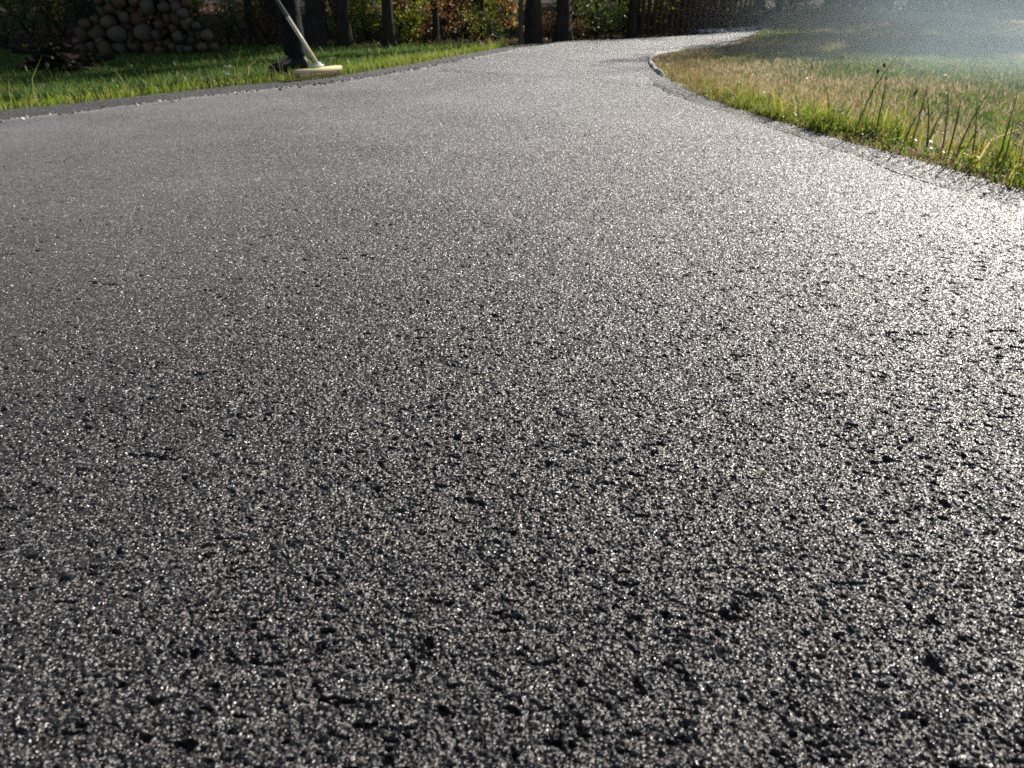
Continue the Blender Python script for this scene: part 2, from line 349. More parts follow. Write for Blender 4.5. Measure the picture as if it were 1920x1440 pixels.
# ---- small leaf quads (clover leaves, litter, foliage)
def leaf_quads(c, size, cols, flat=None, nrm=None):
    n = len(c)
    a = rng.normal(size=(n, 3)); 
    if flat is not None: a[:, 2] *= flat
    a /= np.linalg.norm(a, axis=1)[:, None]
    b = rng.normal(size=(n, 3))
    if flat is not None: b[:, 2] *= flat
    b -= (a*b).sum(1)[:, None]*a; b /= np.linalg.norm(b, axis=1)[:, None]
    cr = np.cross(a, b); s = np.asarray(size)[:, None] if np.ndim(size) else size
    V = np.stack([c-a*s*.5, c+b*s*.33+cr*s*.08, c+a*s*.55, c-b*s*.33+cr*s*.08], 1)
    q = np.arange(n)[:, None]*4+np.arange(4)[None]
    return V.reshape(-1, 3), q, np.repeat(cols, 4, 0)
def leaf_mesh(name, c, size, cols, flat=None):
    V, q, cc = leaf_quads(c, size, cols, flat); return npmesh(name, V, [q], cols=cc)
M_LEAF = leaf_mat('leaf', .5, .4, .4); M_CANOPY = leaf_mat('canopy_leaf', .35, .5, .2)
x, y = scatter(160000, 1.0, 5, 2.0, 9, right_ok); d, _ = dist_line(x, y, R_EDGE)
keep = rng.random(len(x)) < np.exp(-((d-.12)/.16)**2)*np.interp(y, [2, 4.5, 6.5, 9], [1, .8, .3, .1])*.7; x, y = x[keep], y[keep]
z = terrain_z(x, y)+.008+rng.random(len(x))**1.5*.09*np.interp(y, [2.5, 5, 9], [1, .6, .3])
cols = mixc(len(x), [(.20, .32, .04), (.34, .40, .06), (.11, .18, .04), (.5, .28, .08), (.45, .10, .05)], [5, 4, 3, 1, .35])
tag(link('ground_cover', leaf_mesh('cover', np.stack([x, y, z], -1), .010+.014*rng.random(len(x)), cols, .6), M_LEAF), 'small round weed leaves low among the verge grass on the right', 'ground cover', kind='stuff')
# fallen leaves: on the lawns, on the forest floor
def litter(name, n, cond, box, size, pal, wts, label, lift=.02):
    x, y = scatter(n, *box, cond); z = terrain_z(x, y)+lift*(.4+rng.random(len(x)))
    tag(link(name, leaf_mesh(name, np.stack([x, y, z], -1), size*(.6+.8*rng.random(len(x))), mixc(len(x), pal, wts), .35), M_LEAF), label, 'leaves', kind='stuff')
AUT = [(.17, .09, .035), (.13, .06, .03), (.28, .19, .05), (.09, .05, .03), (.36, .26, .14)]
litter('fallen_leaves', 60000, lambda x, y: (forest_mask(x, y) > .35) & ~inside(x, y, poly), (-16, 24, 9, 34), .06, AUT, [3, 3, 1.4, 3, .6], 'brown and yellow fallen leaves covering the woodland floor')
litter('fallen_leaves', 700, left_ok, (-9, 1.0, 4, 11.5), .04, AUT, [2, 3, 2, 2, 1], 'scattered brown leaves lying on the shaded left lawn', .03)
litter('fallen_leaves', 1500, lambda x, y: right_ok(x, y), (1.3, 16, 2.5, 22), .022, [(.75, .68, .55), (.6, .45, .25), (.4, .2, .08)], [3, 2, 1], 'pale curled leaves, some standing for dew glints, scattered over the right lawn and verge', .06)  # fallen leaves; the palest tint also paints in dew sparkle

# ------------------------------------------------------------------ seam crumbs, joints, kerb
def along(ln, step):
    seg = np.diff(ln, axis=0); L = np.hypot(*seg.T); cum = np.concatenate([[0], np.cumsum(L)])
    s = np.arange(0, cum[-1], step); i = np.clip(np.searchsorted(cum, s, side='right')-1, 0, len(seg)-1)
    t = (s-cum[i])/L[i]; p = ln[i]+seg[i]*t[:, None]; nrm = np.stack([seg[i][:, 1], -seg[i][:, 0]], -1)/L[i][:, None]
    return s, p, nrm
def rock_mesh(name, pts, rad, zs):
    ico = bmesh.new(); bmesh.ops.create_icosphere(ico, subdivisions=1, radius=1)
    bv = np.array([v.co[:] for v in ico.verts]); bf = np.array([[v.index for v in f.verts] for f in ico.faces]); ico.free()
    n = len(pts); V = bv[None]*(1+.45*(rng.random((n, len(bv), 1))-.5)); V = V*(rad[:, None]*np.stack([np.ones(n), .7+.5*rng.random(n), .5+.4*rng.random(n)], -1))[:, None, :]
    a = rng.uniform(0, 6.28, n); ca, sa = np.cos(a)[:, None], np.sin(a)[:, None]
    X = V[..., 0]*ca-V[..., 1]*sa; Y = V[..., 0]*sa+V[..., 1]*ca
    V = np.stack([X+pts[:, :1], Y+pts[:, 1:2], V[..., 2]+zs[:, None]], -1)
    F = bf[None]+np.arange(n)[:, None, None]*len(bv)
    g = (.5+rng.random((n, 1)))*np.array([[1, .98, .95]])*.20; light = rng.random(n) < .12; g[light] *= 3.5
    return npmesh(name, V.reshape(-1, 3), [F.reshape(-1, 3)], cols=np.repeat(g, len(bv), 0))
M_CRUMB = attr_mat('crumb', .55, 200, .4, .002)
s, p, nr = along(L_SEAM, .0022)
dens = np.clip((fbm(s*1.3, s*0, 3, 401)-.36)*4, .15, 1)
k = rng.random(len(s)) < dens*.95; p = p[k]-nr[k]*(rng.normal(0, .022, k.sum())+.012)[:, None]
m = (p[:, 0] > -6) & (p[:, 1] < 11); p = p[m]
rad = .004+.015*rng.random(len(p))**1.6
tag(link('asphalt_crumbs', rock_mesh('crumbs', p, rad, -.006+rad*.4), M_CRUMB), 'loose grey asphalt crumbs strewn along the left seam of the driveway', 'gravel', kind='stuff')
x = rng.uniform(-4, 2.4, 260); y = rng.uniform(.5, 8, 260); m = inside(x, y, poly); pp = np.stack([x, y], -1)[m]; rad = .002+.0035*rng.random(len(pp))
tag(link('loose_grit', rock_mesh('grit', pp, rad, .002+rad*.5), M_CRUMB), 'single pale grit stones lying loose on the black asphalt', 'gravel', kind='stuff')
M_TAR = surf_mat('tar_joint', (.006, .006, .007), (.016, .016, .016), 90, .7, .4, .002)
def ribbon(name, ln, wd, z, mat, wseed, gap=0.0):
    s, p, nr = along(ln, .03); wob = .018*(vnoise(s*6, s*0, wseed)-.5)+.008*(vnoise(s*25, s*0, wseed+1)-.5)
    wv = wd*(.15+1.5*np.clip(vnoise(s*4, s*0, wseed+2)-gap, 0, 1))
    a = p+nr*(wob-wv/2)[:, None]; b = p+nr*(wob+wv/2)[:, None]
    V = np.vstack([np.c_[a, np.full(len(a), z)], np.c_[b, np.full(len(b), z)]]); n = len(a)
    i = np.arange(n-1)[:, None]; q = np.hstack([i, i+1, i+1+n, i+n])
    return tag(link(name, npmesh(name, V, [q[:, ::-1]]), mat), kind='structure')
ribbon('paving_joint', P([(826, 132), (930, 139), (1060, 147), (1205, 160)]), .022, .0105, M_TAR, 501)
ribbon('paving_crack', R_SEAM[1:], .016, .0095, M_TAR, 511, .30)
def kerb():
    ln = P([(1246, 143), (1234, 134), (1222, 122), (1217, 111), (1226, 102.5), (1256, 97), (1300, 91.5), (1350, 85.5), (1388, 80)])
    # round the corners
    for _ in range(2):
        q = [ln[0]]
        for a, b in zip(ln[:-1], ln[1:]): q += [a*.75+b*.25, a*.25+b*.75]
        q.append(ln[-1]); ln = np.array(q)
    s, p, nr = along(ln, .03); prof = np.array([(-.02, -.05), (-.02, .015), (-.012, .024), (.012, .026), (.022, .014), (.022, -.05)])
    n = len(p); wv = .25+.8*vnoise(s*6, s*0, 601); hv = .15+.9*vnoise(s*9, s*0, 611)
    V = np.stack([np.c_[p+nr*(a*wv)[:, None], np.where(b > 0, b*hv, b)] for a, b in prof], 1); k = len(prof)
    i = np.arange(n-1)[:, None]*k
    F = [np.hstack([i+j, i+j+1, i+j+1+k, i+j+k]) for j in range(k-1)]
    caps = [np.arange(k)[None], (np.arange(k)+(n-1)*k)[None, ::-1]]
    me = npmesh('kerb', V.reshape(-1, 3), [np.vstack(F)]+caps)
    tag(link('garden_edging', me, surf_mat('pale_concrete', (.55, .53, .49), (.82, .80, .75), 25, .7, .9, .01)), 'low white edging curving round the inside of the driveway bend', 'edging')
kerb()

# ------------------------------------------------------------------ trees
def tube_np(pts, rads, k=10, knot=0.0, seed=0):
    pts = np.array(pts, float); n = len(pts); V = []; T = np.gradient(pts, axis=0)
    for i in range(n):
        t = T[i]/np.linalg.norm(T[i]); u = np.cross(t, [0.13, 1, 0.07]); u /= np.linalg.norm(u); v = np.cross(t, u)
        a = np.linspace(0, 2*np.pi, k, endpoint=False)
        rr = rads[i]*(1+knot*(vnoise(a*1.9+seed, np.full(k, pts[i][2]*3.0), seed+3)-.5)*2)
        V.append(pts[i]+np.outer(np.cos(a)*rr, u)+np.outer(np.sin(a)*rr, v))
    V = np.vstack(V); idx = np.arange(n*k).reshape(n, k)
    q = np.stack([idx[:-1], np.roll(idx[:-1], -1, 1), np.roll(idx[1:], -1, 1), idx[1:]], -1).reshape(-1, 4)
    return V, q
class MB:
    def __init__(s): s.V = []; s.P = []; s.o = 0
    def put(s, V, *polys):
        s.V.append(np.asarray(V, float)); s.P += [np.asarray(p)+s.o for p in polys]; s.o += len(V); return s
    def tube(s, pts, rads, k=10, knot=0, seed=0, caps=True):
        V, q = tube_np(pts, rads, k, knot, seed); n = len(pts)
        ps = [q]+([np.arange(k)[None, ::-1], (np.arange(k)+(n-1)*k)[None]] if caps else [])
        return s.put(V, *ps)
    def box(s, c, d, rot=None, bev=.12):
        bm = bmesh.new(); bmesh.ops.create_cube(bm, size=1)
        for v in bm.verts: v.co = Vector((v.co.x*d[0], v.co.y*d[1], v.co.z*d[2]))
        bmesh.ops.bevel(bm, geom=list(bm.edges), offset=min(d)*bev, segments=1, affect='EDGES')
        M = (rot or Matrix.Identity(3))
        V = np.array([(M @ v.co + Vector(c))[:] for v in bm.verts]); bm.verts.index_update()
        by = {}
        for f in bm.faces: by.setdefault(len(f.verts), []).append([v.index for v in f.verts])
        bm.free(); return s.put(V, *[np.array(x) for x in by.values()])
    def mesh(s, name, smooth=False):
        by = {}
        for p in s.P: by.setdefault(p.shape[1], []).append(p)
        return npmesh(name, np.vstack(s.V), [np.vstack(x) for x in by.values()], smooth=smooth)
M_BARK = surf_mat('bark', (.022, .018, .014), (.075, .062, .050), 14, .95, 1.0, .03, (3, 3, .5), .1)
M_BARK2 = surf_mat('sunlit_look_bark', (.05, .045, .038), (.16, .145, .12), 12, .95, .8, .02, (3, 3, .5), .1)  # paler copy of the bark, sunlit look painted in for the thin trunk
def tree_mesh(H, r, seed, spread, crown_lo, nleaf, pal, wts, lsize=.24):
    rr = random.Random(seed); mb = MB()
    zs = [-.15, 0, .12, .35, .8, 1.6, 3, 5, 7.5, 10, 13]; zs = [z for z in zs if z < H*.92]+[H*.92]
    ax = rr.uniform(-.02, .02); ay = rr.uniform(-.02, .02)
    def c(z): return (ax*z+.05*math.sin(z*.7+seed), ay*z+.05*math.cos(z*.6+seed), z)
    base = [1.9, 1.55, 1.25, 1.08, 1.0]
    rad = [r*(base[i] if i < 5 else 1)*(1-.85*max(z, 0)/H) for i, z in enumerate(zs)]
    c0 = c(0); pts = [tuple(np.array(c(z))-np.array([c0[0], c0[1], 0])) for z in zs]
    mb.tube(pts, rad, 14, .12, seed)
    cen = []
    for i in range(int(9+H)):
        z0 = rr.uniform(crown_lo, H*.9); f = (z0-crown_lo)/(H-crown_lo); a = rr.uniform(0, 6.28); L = spread*(1-.55*f)*rr.uniform(.5, 1.0)
        p0 = np.array(c(z0))-np.array([c0[0], c0[1], 0]); d = np.array([math.cos(a), math.sin(a), rr.uniform(.1, .6)])
        pl = [p0, p0+d*L*.4+[0, 0, .05*L], p0+d*L*.75+[0, 0, .12*L], p0+d*L]
        rb_ = r*(1-.85*z0/H)*.5
        mb.tube(pl, [rb_, rb_*.6, rb_*.35, rb_*.1], 6)
        for t in (.45, .7, .9, 1.05): cen.append((p0+d*L*t+np.array([rr.uniform(-.3, .3) for _ in range(3)]), .35+.35*spread*.3))
    cen.append((np.array([0, 0, H]), .8))
    cc = np.array([x[0] for x in cen]); cr = np.array([x[1] for x in cen])
    k = rng.integers(0, len(cc), nleaf); off = rng.normal(size=(nleaf, 3)); off /= np.linalg.norm(off, axis=1)[:, None]
    pos = cc[k]+off*(cr[k]*rng.random(nleaf)**.5)[:, None]*[1, 1, .8]
    cols = mixc(nleaf, pal, wts)
    return mb.mesh('trunk', True), leaf_mesh('crown', pos, lsize*(.6+.8*rng.random(nleaf)), cols, .8)
PAL_G = [(.05, .09, .02), (.09, .13, .025), (.20, .20, .03), (.30, .24, .04)]
PAL_O = [(.35, .16, .04), (.42, .26, .05), (.28, .10, .04), (.12, .12, .03)]
TM = [tree_mesh(12, .10, 1, 3.0, 4.2, 3400, PAL_G, [4, 3, 1, 1]), tree_mesh(10, .10, 2, 2.6, 3.6, 3000, PAL_O, [2, 3, 1, 1]), tree_mesh(13, .10, 3, 3.3, 4.8, 3800, PAL_G, [5, 2, 1, .5])]
TS = [tree_mesh(5.4, .055, 4, 1.5, 1.9, 1300, PAL_G, [3, 3, 2, 1], .13), tree_mesh(4.6, .05, 5, 1.3, 1.6, 1100, PAL_O, [3, 3, 1, 1], .13)]
for tset in (TM, TS):
    for a, b in tset:
        b.materials.append(M_CANOPY)
TALL = [tree_mesh(15, .10, 8, 2.2, 10.0, 2600, PAL_G, [4, 3, 1, 1]), tree_mesh(16, .10, 9, 2.4, 10.5, 2600, PAL_O, [2, 3, 1, 1])]
for a, b in TALL: b.materials.append(M_CANOPY)
TRB = {}
def put_tree(name, i, small, loc, rz, sc, thick, label, cat='tree', group='trees beyond the lawn and the driveway', pale=False):
    a, b = (TALL if small == 2 else TS if small else TM)[i]; key = (small, i, pale)
    if key not in TRB:
        t = a.copy(); t.materials.clear(); t.materials.append(M_BARK2 if pale else M_BARK); TRB[key] = t
    root = empty(name, (loc[0], loc[1], float(terrain_z([loc[0]], [loc[1]])[0])), rz, label, cat, group)
    t = link('trunk', TRB[key], None, root); t.scale = (thick, thick, sc)
    c = link('crown', b, None, root); c.scale = (sc*1.0, sc*1.0, sc)
    return root
def sperp(x, y): return x*math.cos(R(SUN_AZ))-y*math.sin(R(SUN_AZ))
# trunks one can tell apart in the photograph: pixel column of the foot, foot row, width
VIS = [(648, 83, 25, 'dark flared tree trunk just right of the person with the broom'),
       (731, 84, 20, 'straight dark tree trunk right of the yellow green sapling'),
       (818, 80, 12, 'slim straight tree trunk in front of the orange leaves, left of the driveway top'),
       (976, 79, 9, 'thin trunk with lit bark close against the thick dark trunk at the driveway top'),
       (1000, 77, 29, 'thick dark tree trunk at the top of the driveway, left one of the pair'),
       (1056, 75, 28, 'thick dark tree trunk at the top of the driveway, right one of the pair'),
       (1183, 68, 17, 'dark tree trunk at the left end of the slatted wooden fence'),
       (595, 78, 12, 'slim tree trunk in deep shade right behind the person with the broom'),
       (472, 74, 14, 'slim tree trunk in shade left of the person with the broom'),
       (905, 72, 9, 'slim tree trunk in the woodland between the orange leaves and the driveway top')]
for i, (px, py, wpx, lab) in enumerate(VIS):
    g = gp(px, py); r = wpx/ppm(py)/2
    if i in (7, 8): put_tree('tree', i % 2, True, g, i*1.3, 1.15, r/.058, lab)
    else: put_tree('tree', i % 2, 2, g, i*1.3, .95+.05*(i % 3), r/.105, lab, pale=(i in (3,)))

for q, (s_, y_) in enumerate([(-10.9, 13.0), (-10.7, 15.2), (-12.2, 17.2), (-12.2, 18.6), (-12.6, 21.5), (-13.6, 13.6), (-14.2, 16.6), (-15.6, 20), (-16.6, 14.2), (-17.2, 17.8), (-19.6, 15.0), (-20.2, 19.5), (-22.8, 15.8), (-10.8, 10.9), (-25.4, 17)]):
    s_ += 1.6; x_ = (s_+y_*math.sin(R(SUN_AZ)))/math.cos(R(SUN_AZ))
    put_tree('tree', q % 3, False, (x_, y_), q*1.7, .88, 1.0+.3*(q % 2), 'leafy tree inside the woodland whose crown shades the left lawn')
rt = random.Random(5); n_t = 0; tries = 0; placed = [tuple(gp(a, b)[:2]) for a, b, *_ in VIS]
REL = ['tall leafy tree deep in the woodland beyond the left lawn', 'tall tree in the woods far beyond the driveway bend']
while n_t < 40 and tries < 6000:
    tries += 1; x = rt.uniform(-13, 22); y = rt.uniform(11.5, 36); sp = sperp(x, y)
    if inside(np.array([x]), np.array([y]), poly)[0] or forest_mask(np.array([x]), np.array([y]))[0] < .5: continue
    if sp > -12.0 and y < 27: continue
    if (n_t < 22) != (sp < -12.0): continue
    if any(math.hypot(x-a, y-b) < 2.0 for a, b in placed): continue
    placed.append((x, y)); n_t += 1
    put_tree('tree', rt.randrange(3), False, (x, y), rt.uniform(0, 6), rt.uniform(.8, 1.0) if x < 2 else rt.uniform(.9, 1.2), rt.uniform(.7, 1.5), REL[0] if x < 2 else REL[1])
# trees that stand out of the picture ahead on the right: their shade bands cross lawn and drive
for j, (x, y, i, sc) in enumerate([(17.0, 24.6, 0, .85), (17.0, 23.4, 0, .75)]):
    put_tree('tree', i, 2, (x, y), j*2.1, sc, 1.3, 'tall high crowned tree right of the lawn, throwing shade across it', group='tall trees right of the lawn')
for j, (x, y, i, sc) in enumerate([(13.0, 26.5, 0, 1.3), (10.4, 24.8, 1, 1.2), (14.5, 30.5, 0, 1.3)]):
    put_tree('small_tree', i, True, (x, y), j*2.1, sc, 1.0, 'small slender tree at the far edge of the right lawn', group='small trees behind the right lawn')

# ------------------------------------------------------------------ shrubs
def shrub_mesh(seed, H, W, n, pal, wts, ls):
    rr = random.Random(seed); mb = MB(); tips = []
    for i in range(7):
        a = rr.uniform(0, 6.28); L = H*rr.uniform(.6, 1); d = np.array([math.cos(a)*W*.5, math.sin(a)*W*.5, L])
        pl = [np.zeros(3), d*[.25, .25, .4], d*[.6, .6, .75], d]; mb.tube(pl, [.012, .009, .006, .002], 5)
        for t in (.3, .5, .7, .85, 1): tips.append(d*[t**1.4, t**1.4, t]+[rr.uniform(-.08, .08), rr.uniform(-.08, .08), 0])
    tips = np.array(tips); k = rng.integers(0, len(tips), n)
    pos = tips[k]+rng.normal(size=(n, 3))*[.11*W/.7, .11*W/.7, .08]; pos[:, 2] = np.abs(pos[:, 2])+.03
    return mb.mesh('stem', True), leaf_mesh('foliage', pos, ls*(.6+.8*rng.random(n)), mixc(n, pal, wts), .8)
SH = [(shrub_mesh(11, 1.1, .9, 800, [(0.145, 0.232, 0.029), (0.362, 0.435, 0.043), (0.580, 0.522, 0.058)], [2, 3, 2], .055), 'yellow green leafy sapling'),
      (shrub_mesh(12, .8, .9, 700, [(0.058, 0.102, 0.029), (0.102, 0.145, 0.029), (0.145, 0.189, 0.043)], [3, 3, 1], .05), 'dark green low shrub'),
      (shrub_mesh(13, 1.2, 1.0, 560, [(.50, .24, .07), (.36, .14, .05), (.50, .36, .10), (.16, .13, .05)], [3, 2, 2, 2], .055), 'orange leaved autumn shrub'),
      (shrub_mesh(14, 1.0, .8, 500, [(0.652, 0.551, 0.102), (0.435, 0.406, 0.072), (0.174, 0.174, 0.043)], [3, 2, 2], .05), 'thin shrub with yellow autumn leaves'),
      (shrub_mesh(15, .9, 1.1, 650, [(0.232, 0.131, 0.065), (0.348, 0.189, 0.087), (0.145, 0.102, 0.058)], [3, 2, 2], .05), 'brown withered shrub')]
for (a, b), _ in SH: a.materials.append(M_BARK); b.materials.append(M_LEAF)
def put_shrub(i, px, py, sc, where, group='shrubs at the edge of the woodland'):
    g = gp(px, py) if py is not None else px
    x, y = g[0], g[1]; z = float(terrain_z([x], [y])[0])
    o = empty('shrub', (x, y, z), rt.uniform(0, 6), SH[i][1]+' '+where, 'shrub', group)
    link('stem', SH[i][0][0], None, o); link('foliage', SH[i][0][1], None, o); o.scale = (sc,)*3; return o
put_shrub(0, 690, 76, .75, 'catching the sun left of the straight dark trunk')
put_shrub(3, 660, 60, .7, 'with bright leaves behind the flared dark trunk')
put_shrub(0, 765, 80, .5, 'between the straight dark trunk and the slim one')
put_shrub(2, 856, 74, .55, 'right of the slim straight trunk')
put_shrub(2, 796, 78, .55, 'left of the slim straight trunk')
put_shrub(3, 893, 76, .45, 'low at the left foot of the driveway top')
put_shrub(1, 930, 76, .55, 'beside the left corner of the driveway top')
put_shrub(2, 948, 72, .7, 'left of the thin trunk with lit bark')
put_shrub(4, 1028, 68, .55, 'between the two thick dark trunks')
put_shrub(3, 1110, 62, .7, 'right of the pair of thick dark trunks')
put_shrub(4, 1085, 70, .45, 'low beside the right one of the two thick trunks')
put_shrub(1, 1145, 66, .6, 'between the thick trunks and the fence')
put_shrub(3, 1170, 58, .8, 'behind the trunk at the left end of the fence')
put_shrub(1, 60, 70, 1.0, 'in deep shade at the far left, behind the brush pile', )
put_shrub(1, 10, 84, .9, 'in deep shade at the left edge of the picture')
put_shrub(1, 120, 66, 1.0, 'in deep shade left of the firewood stack')
put_shrub(1, 430, 78, .7, 'right of the firewood stack')
put_shrub(4, 500, 72, .7, 'left of the legs of the person with the broom')
put_shrub(1, 610, 78, .6, 'right of the person with the broom')
put_shrub(3, 330, 52, .9, 'glimpsed above the right half of the firewood stack')
cnt = 0; tries = 0; sp_used = []
WH = {0: 'deep in the woodland', 1: 'deep in the woodland', 2: 'deep in the woodland', 3: 'deep in the woodland', 4: 'deep in the woodland'}
while cnt < 85 and tries < 4000:
    tries += 1; y = rt.uniform(12, 30); x = rt.uniform(-.72, .66)*y
    if inside(np.array([x]), np.array([y]), poly)[0] or forest_mask(np.array([x]), np.array([y]))[0] < .7: continue
    if any(math.hypot(x-a, y-b) < .9 for a, b in sp_used): continue
    sp_used.append((x, y)); cnt += 1
    put_shrub(rt.choice([0, 1, 1, 2, 3, 3, 4, 4]), (x, y), None, rt.uniform(.7, 1.3), 'deep in the woodland background' if x < 3 else 'in woods behind the right lawn')

for q in range(46):
    f = rt.random(); x = 8.5+f*15+rt.uniform(-.6, .6); y = 21.5+f*7.5+rt.uniform(-.3, 2.6)
    o = put_shrub(rt.choice([1, 1, 4, 1, 4, 3]), (x, y), None, rt.uniform(1.2, 2.1), 'in woods behind the right lawn', 'shrubs behind the right lawn')
for q in range(22):
    put_tree('tree', rt.randrange(3), False, (rt.uniform(4, 40), rt.uniform(31, 52)), rt.uniform(0, 6), rt.uniform(.9, 1.2), rt.uniform(.8, 1.5), REL[1])
# ------------------------------------------------------------------ fence behind the bend
M_FENCE = surf_mat('dark_wood', (.040, .022, .018), (.10, .055, .045), 9, .85, .5, .006, (4, 4, .6), .2)
def fence():
    a = gp(1196, 66); b = gp(1425, 53.5); d = (b-a); L = d.length; ang = math.atan2(d.y, d.x)
    rt_ = empty('fence', (a.x, a.y, -.03), ang, 'dark wooden picket fence in shade behind the driveway bend', 'fence')
    n = int(L/.145)
    for i in range(n):
        m = MB(); hh = 1.12+.03*math.sin(i*2.3); m.box((i*.145+.05, -.03, hh/2+.03), (.088, .02, hh), bev=.1)
        m.put(np.array([(i*.145+.006, -.04, hh+.03), (i*.145+.094, -.04, hh+.03), (i*.145+.05, -.04, hh+.09), (i*.145+.006, -.02, hh+.03), (i*.145+.094, -.02, hh+.03), (i*.145+.05, -.02, hh+.09)]), np.array([[0, 1, 2], [5, 4, 3]]), np.array([[0, 2, 5, 3], [1, 4, 5, 2]]))
        link('picket', m.mesh('picket'), M_FENCE, rt_)
    for z in (.28, .92):
        m = MB(); m.box((L/2, 0, z), (L, .035, .09)); link('rail', m.mesh('rail'), M_FENCE, rt_)
    for i in range(4):
        m = MB(); m.box((i*L/3, .062, .62), (.09, .09, 1.3)); link('post', m.mesh('post'), M_FENCE, rt_)
fence()
m = MB(); g = gp(1299, 50); m.box((0, 0, .7), (.09, .09, 1.5)); m.tube([(0, 0, 1.45), (0, 0, 1.5), (0, 0, 1.53)], [.06, .055, .02], 8)
o = link('wooden_post', m.mesh('post'), surf_mat('red_wood', (.20, .07, .035), (.34, .13, .07), 12, .8, .4, .004, (4, 4, .5))); o.location = (g.x, g.y+.5, -.05)
tag(o, 'reddish wooden post rising behind the dark picket fence', 'post')

# ------------------------------------------------------------------ rocks, dry clump on the mound
def boulder(px, py, wpx, hr, label, seed, mat):
    bm = bmesh.new(); bmesh.ops.create_icosphere(bm, subdivisions=4, radius=1); rr = random.Random(seed)
    cuts = [Vector((rr.uniform(-1, 1), rr.uniform(-1, 1), rr.uniform(-.3, 1))).normalized() for _ in range(9)]
    for v in bm.verts:
        c = v.co.copy()
        for q in cuts:
            dd = c.dot(q)-.72
            if dd > 0: c -= q*dd*.85
        nz = fbm(np.array([c.x*2+seed]), np.array([c.y*2+c.z*2]), 3, seed)[0]; v.co = c*(1+.18*(nz-.5))
    g = gp(px, py); r = wpx/ppm(py)/2
    for v in bm.verts: v.co = Vector((v.co.x*r, v.co.y*r*.7, v.co.z*r*hr))
    for f in bm.faces: f.smooth = True
    me = bpy.data.meshes.new('boulder'); bm.to_mesh(me); bm.free(); o = link('boulder', me, mat)
    o.location = (g.x, g.y, float(terrain_z([g.x], [g.y])[0])+r*hr*.55); o.rotation_euler = (0, R(-14), rr.uniform(-.3, .3)); tag(o, label, 'rock', 'boulders beyond the right lawn')
M_ROCK = surf_mat('granite', (.16, .15, .14), (.36, .34, .31), 9, .85, .6, .02)
boulder(1640, 33, 40, .85, 'pale boulder in the smoke at the far edge of the right lawn', 21, M_ROCK)
boulder(1678, 31, 18, 1.1, 'small brownish stone right of the pale boulder', 22, M_ROCK)
# dry sunlit clump on the low mound
x, y = scatter(50000, 4.5, 8.5, 15, 21, lambda x, y: (np.abs((y-17.6)-(x-6.6)*.3) < .25) & (np.abs(x-6.55) < .42))
pD = blades(x, y, .08+.14*rng.random(len(x)), .01+.006*rng.random(len(x)), rng.uniform(.1, .6, len(x)), mixc(len(x), [(.55, .40, .20), (.42, .30, .14), (.7, .58, .38)], [3, 2, 1]))
tag(link('dry_grass', blade_mesh('dry', [pD]), M_GRASS), 'clump of dry tan grass lit on top of the low mound', 'grass', kind='stuff')
# pebbly bank behind the far end of the drive
ln = P([(1330, 61), (1360, 58.5), (1400, 55.5), (1432, 54)]); x = rng.uniform(2.5, 5.5, 9000); y = rng.uniform(12, 19, 9000); d, _ = dist_line(x, y, ln); k = d < .3
pp = np.stack([x, y], -1)[k]; rad = .02+.035*rng.random(len(pp)); me = rock_mesh('bank', pp, rad, rad*.5-.01)
tag(link('pebble_bank', me, attr_mat('pebbles', .8, 60, .4, .004)), 'strip of tan pebbles along the far side of the driveway bend', 'gravel', kind='stuff')

# ------------------------------------------------------------------ firewood stack and brush pile
def cut_mat(name, c1, c2):
    m = bpy.data.materials.new(name); n, l = nodes(m); tc = add(n, 'ShaderNodeTexCoord')
    wv = add(n, 'ShaderNodeTexWave', wave_type='RINGS', rings_direction='Y'); wv.inputs['Scale'].default_value = 14; wv.inputs['Distortion'].default_value = 3; wv.inputs['Detail'].default_value = 3
    l.new(tc.outputs['Object'], wv.inputs['Vector']); rp = ramp(n, [(0, c1), (1, c2)]); l.new(wv.outputs[0], rp.inputs[0])
    b = add(n, 'ShaderNodeBsdfPrincipled', i_Roughness=.85); l.new(rp.outputs[0], b.inputs['Base Color'])
    o = add(n, 'ShaderNodeOutputMaterial'); l.new(b.outputs[0], o.inputs[0]); return m
M_CUT = [cut_mat('cut_wood', (.12, .075, .045), (.22, .145, .095)), cut_mat('cut_wood_grey', (.10, .078, .055), (.16, .125, .09)), cut_mat('cut_wood_red', (.12, .06, .034), (.17, .095, .055))]
def log_mesh(r, L, seed, oval):
    k = 22; a = np.linspace(0, 2*np.pi, k, endpoint=False); rr = r*(1+.15*(vnoise(a*1.5+seed, a*0, seed)-.5)*2)
    ring = np.stack([np.cos(a)*rr, np.zeros(k), np.sin(a)*rr*oval], -1)
    body = MB(); V = np.vstack([ring*[.96, 1, .96], ring+[0, .012, 0], ring+[0, L-.01, 0], ring*[.96, 1, .96]+[0, L, 0]]); i = np.arange(4*k).reshape(4, k)
    q = np.stack([i[:-1], np.roll(i[:-1], -1, 1), np.roll(i[1:], -1, 1), i[1:]], -1).reshape(-1, 4)
    body.put(V, q[:, ::-1], i[3][None])
    rr2 = MB(); inner = np.vstack([ring*[.93, 1, .93]+[0, -.006, 0], ring*[.93, 1, .93]+[0, .01, 0]])
    j = np.arange(2*k).reshape(2, k); q2 = np.stack([j[0], np.roll(j[0], -1), np.roll(j[1], -1), j[1]], -1)
    rr2.put(inner, q2[:, ::-1], j[0][None])
    return body.mesh('bark', False), rr2.mesh('cut_end')
LOGS = [log_mesh(1.0, 5.5, i*7+1, o_) for i, o_ in enumerate((1, .86, .93))]
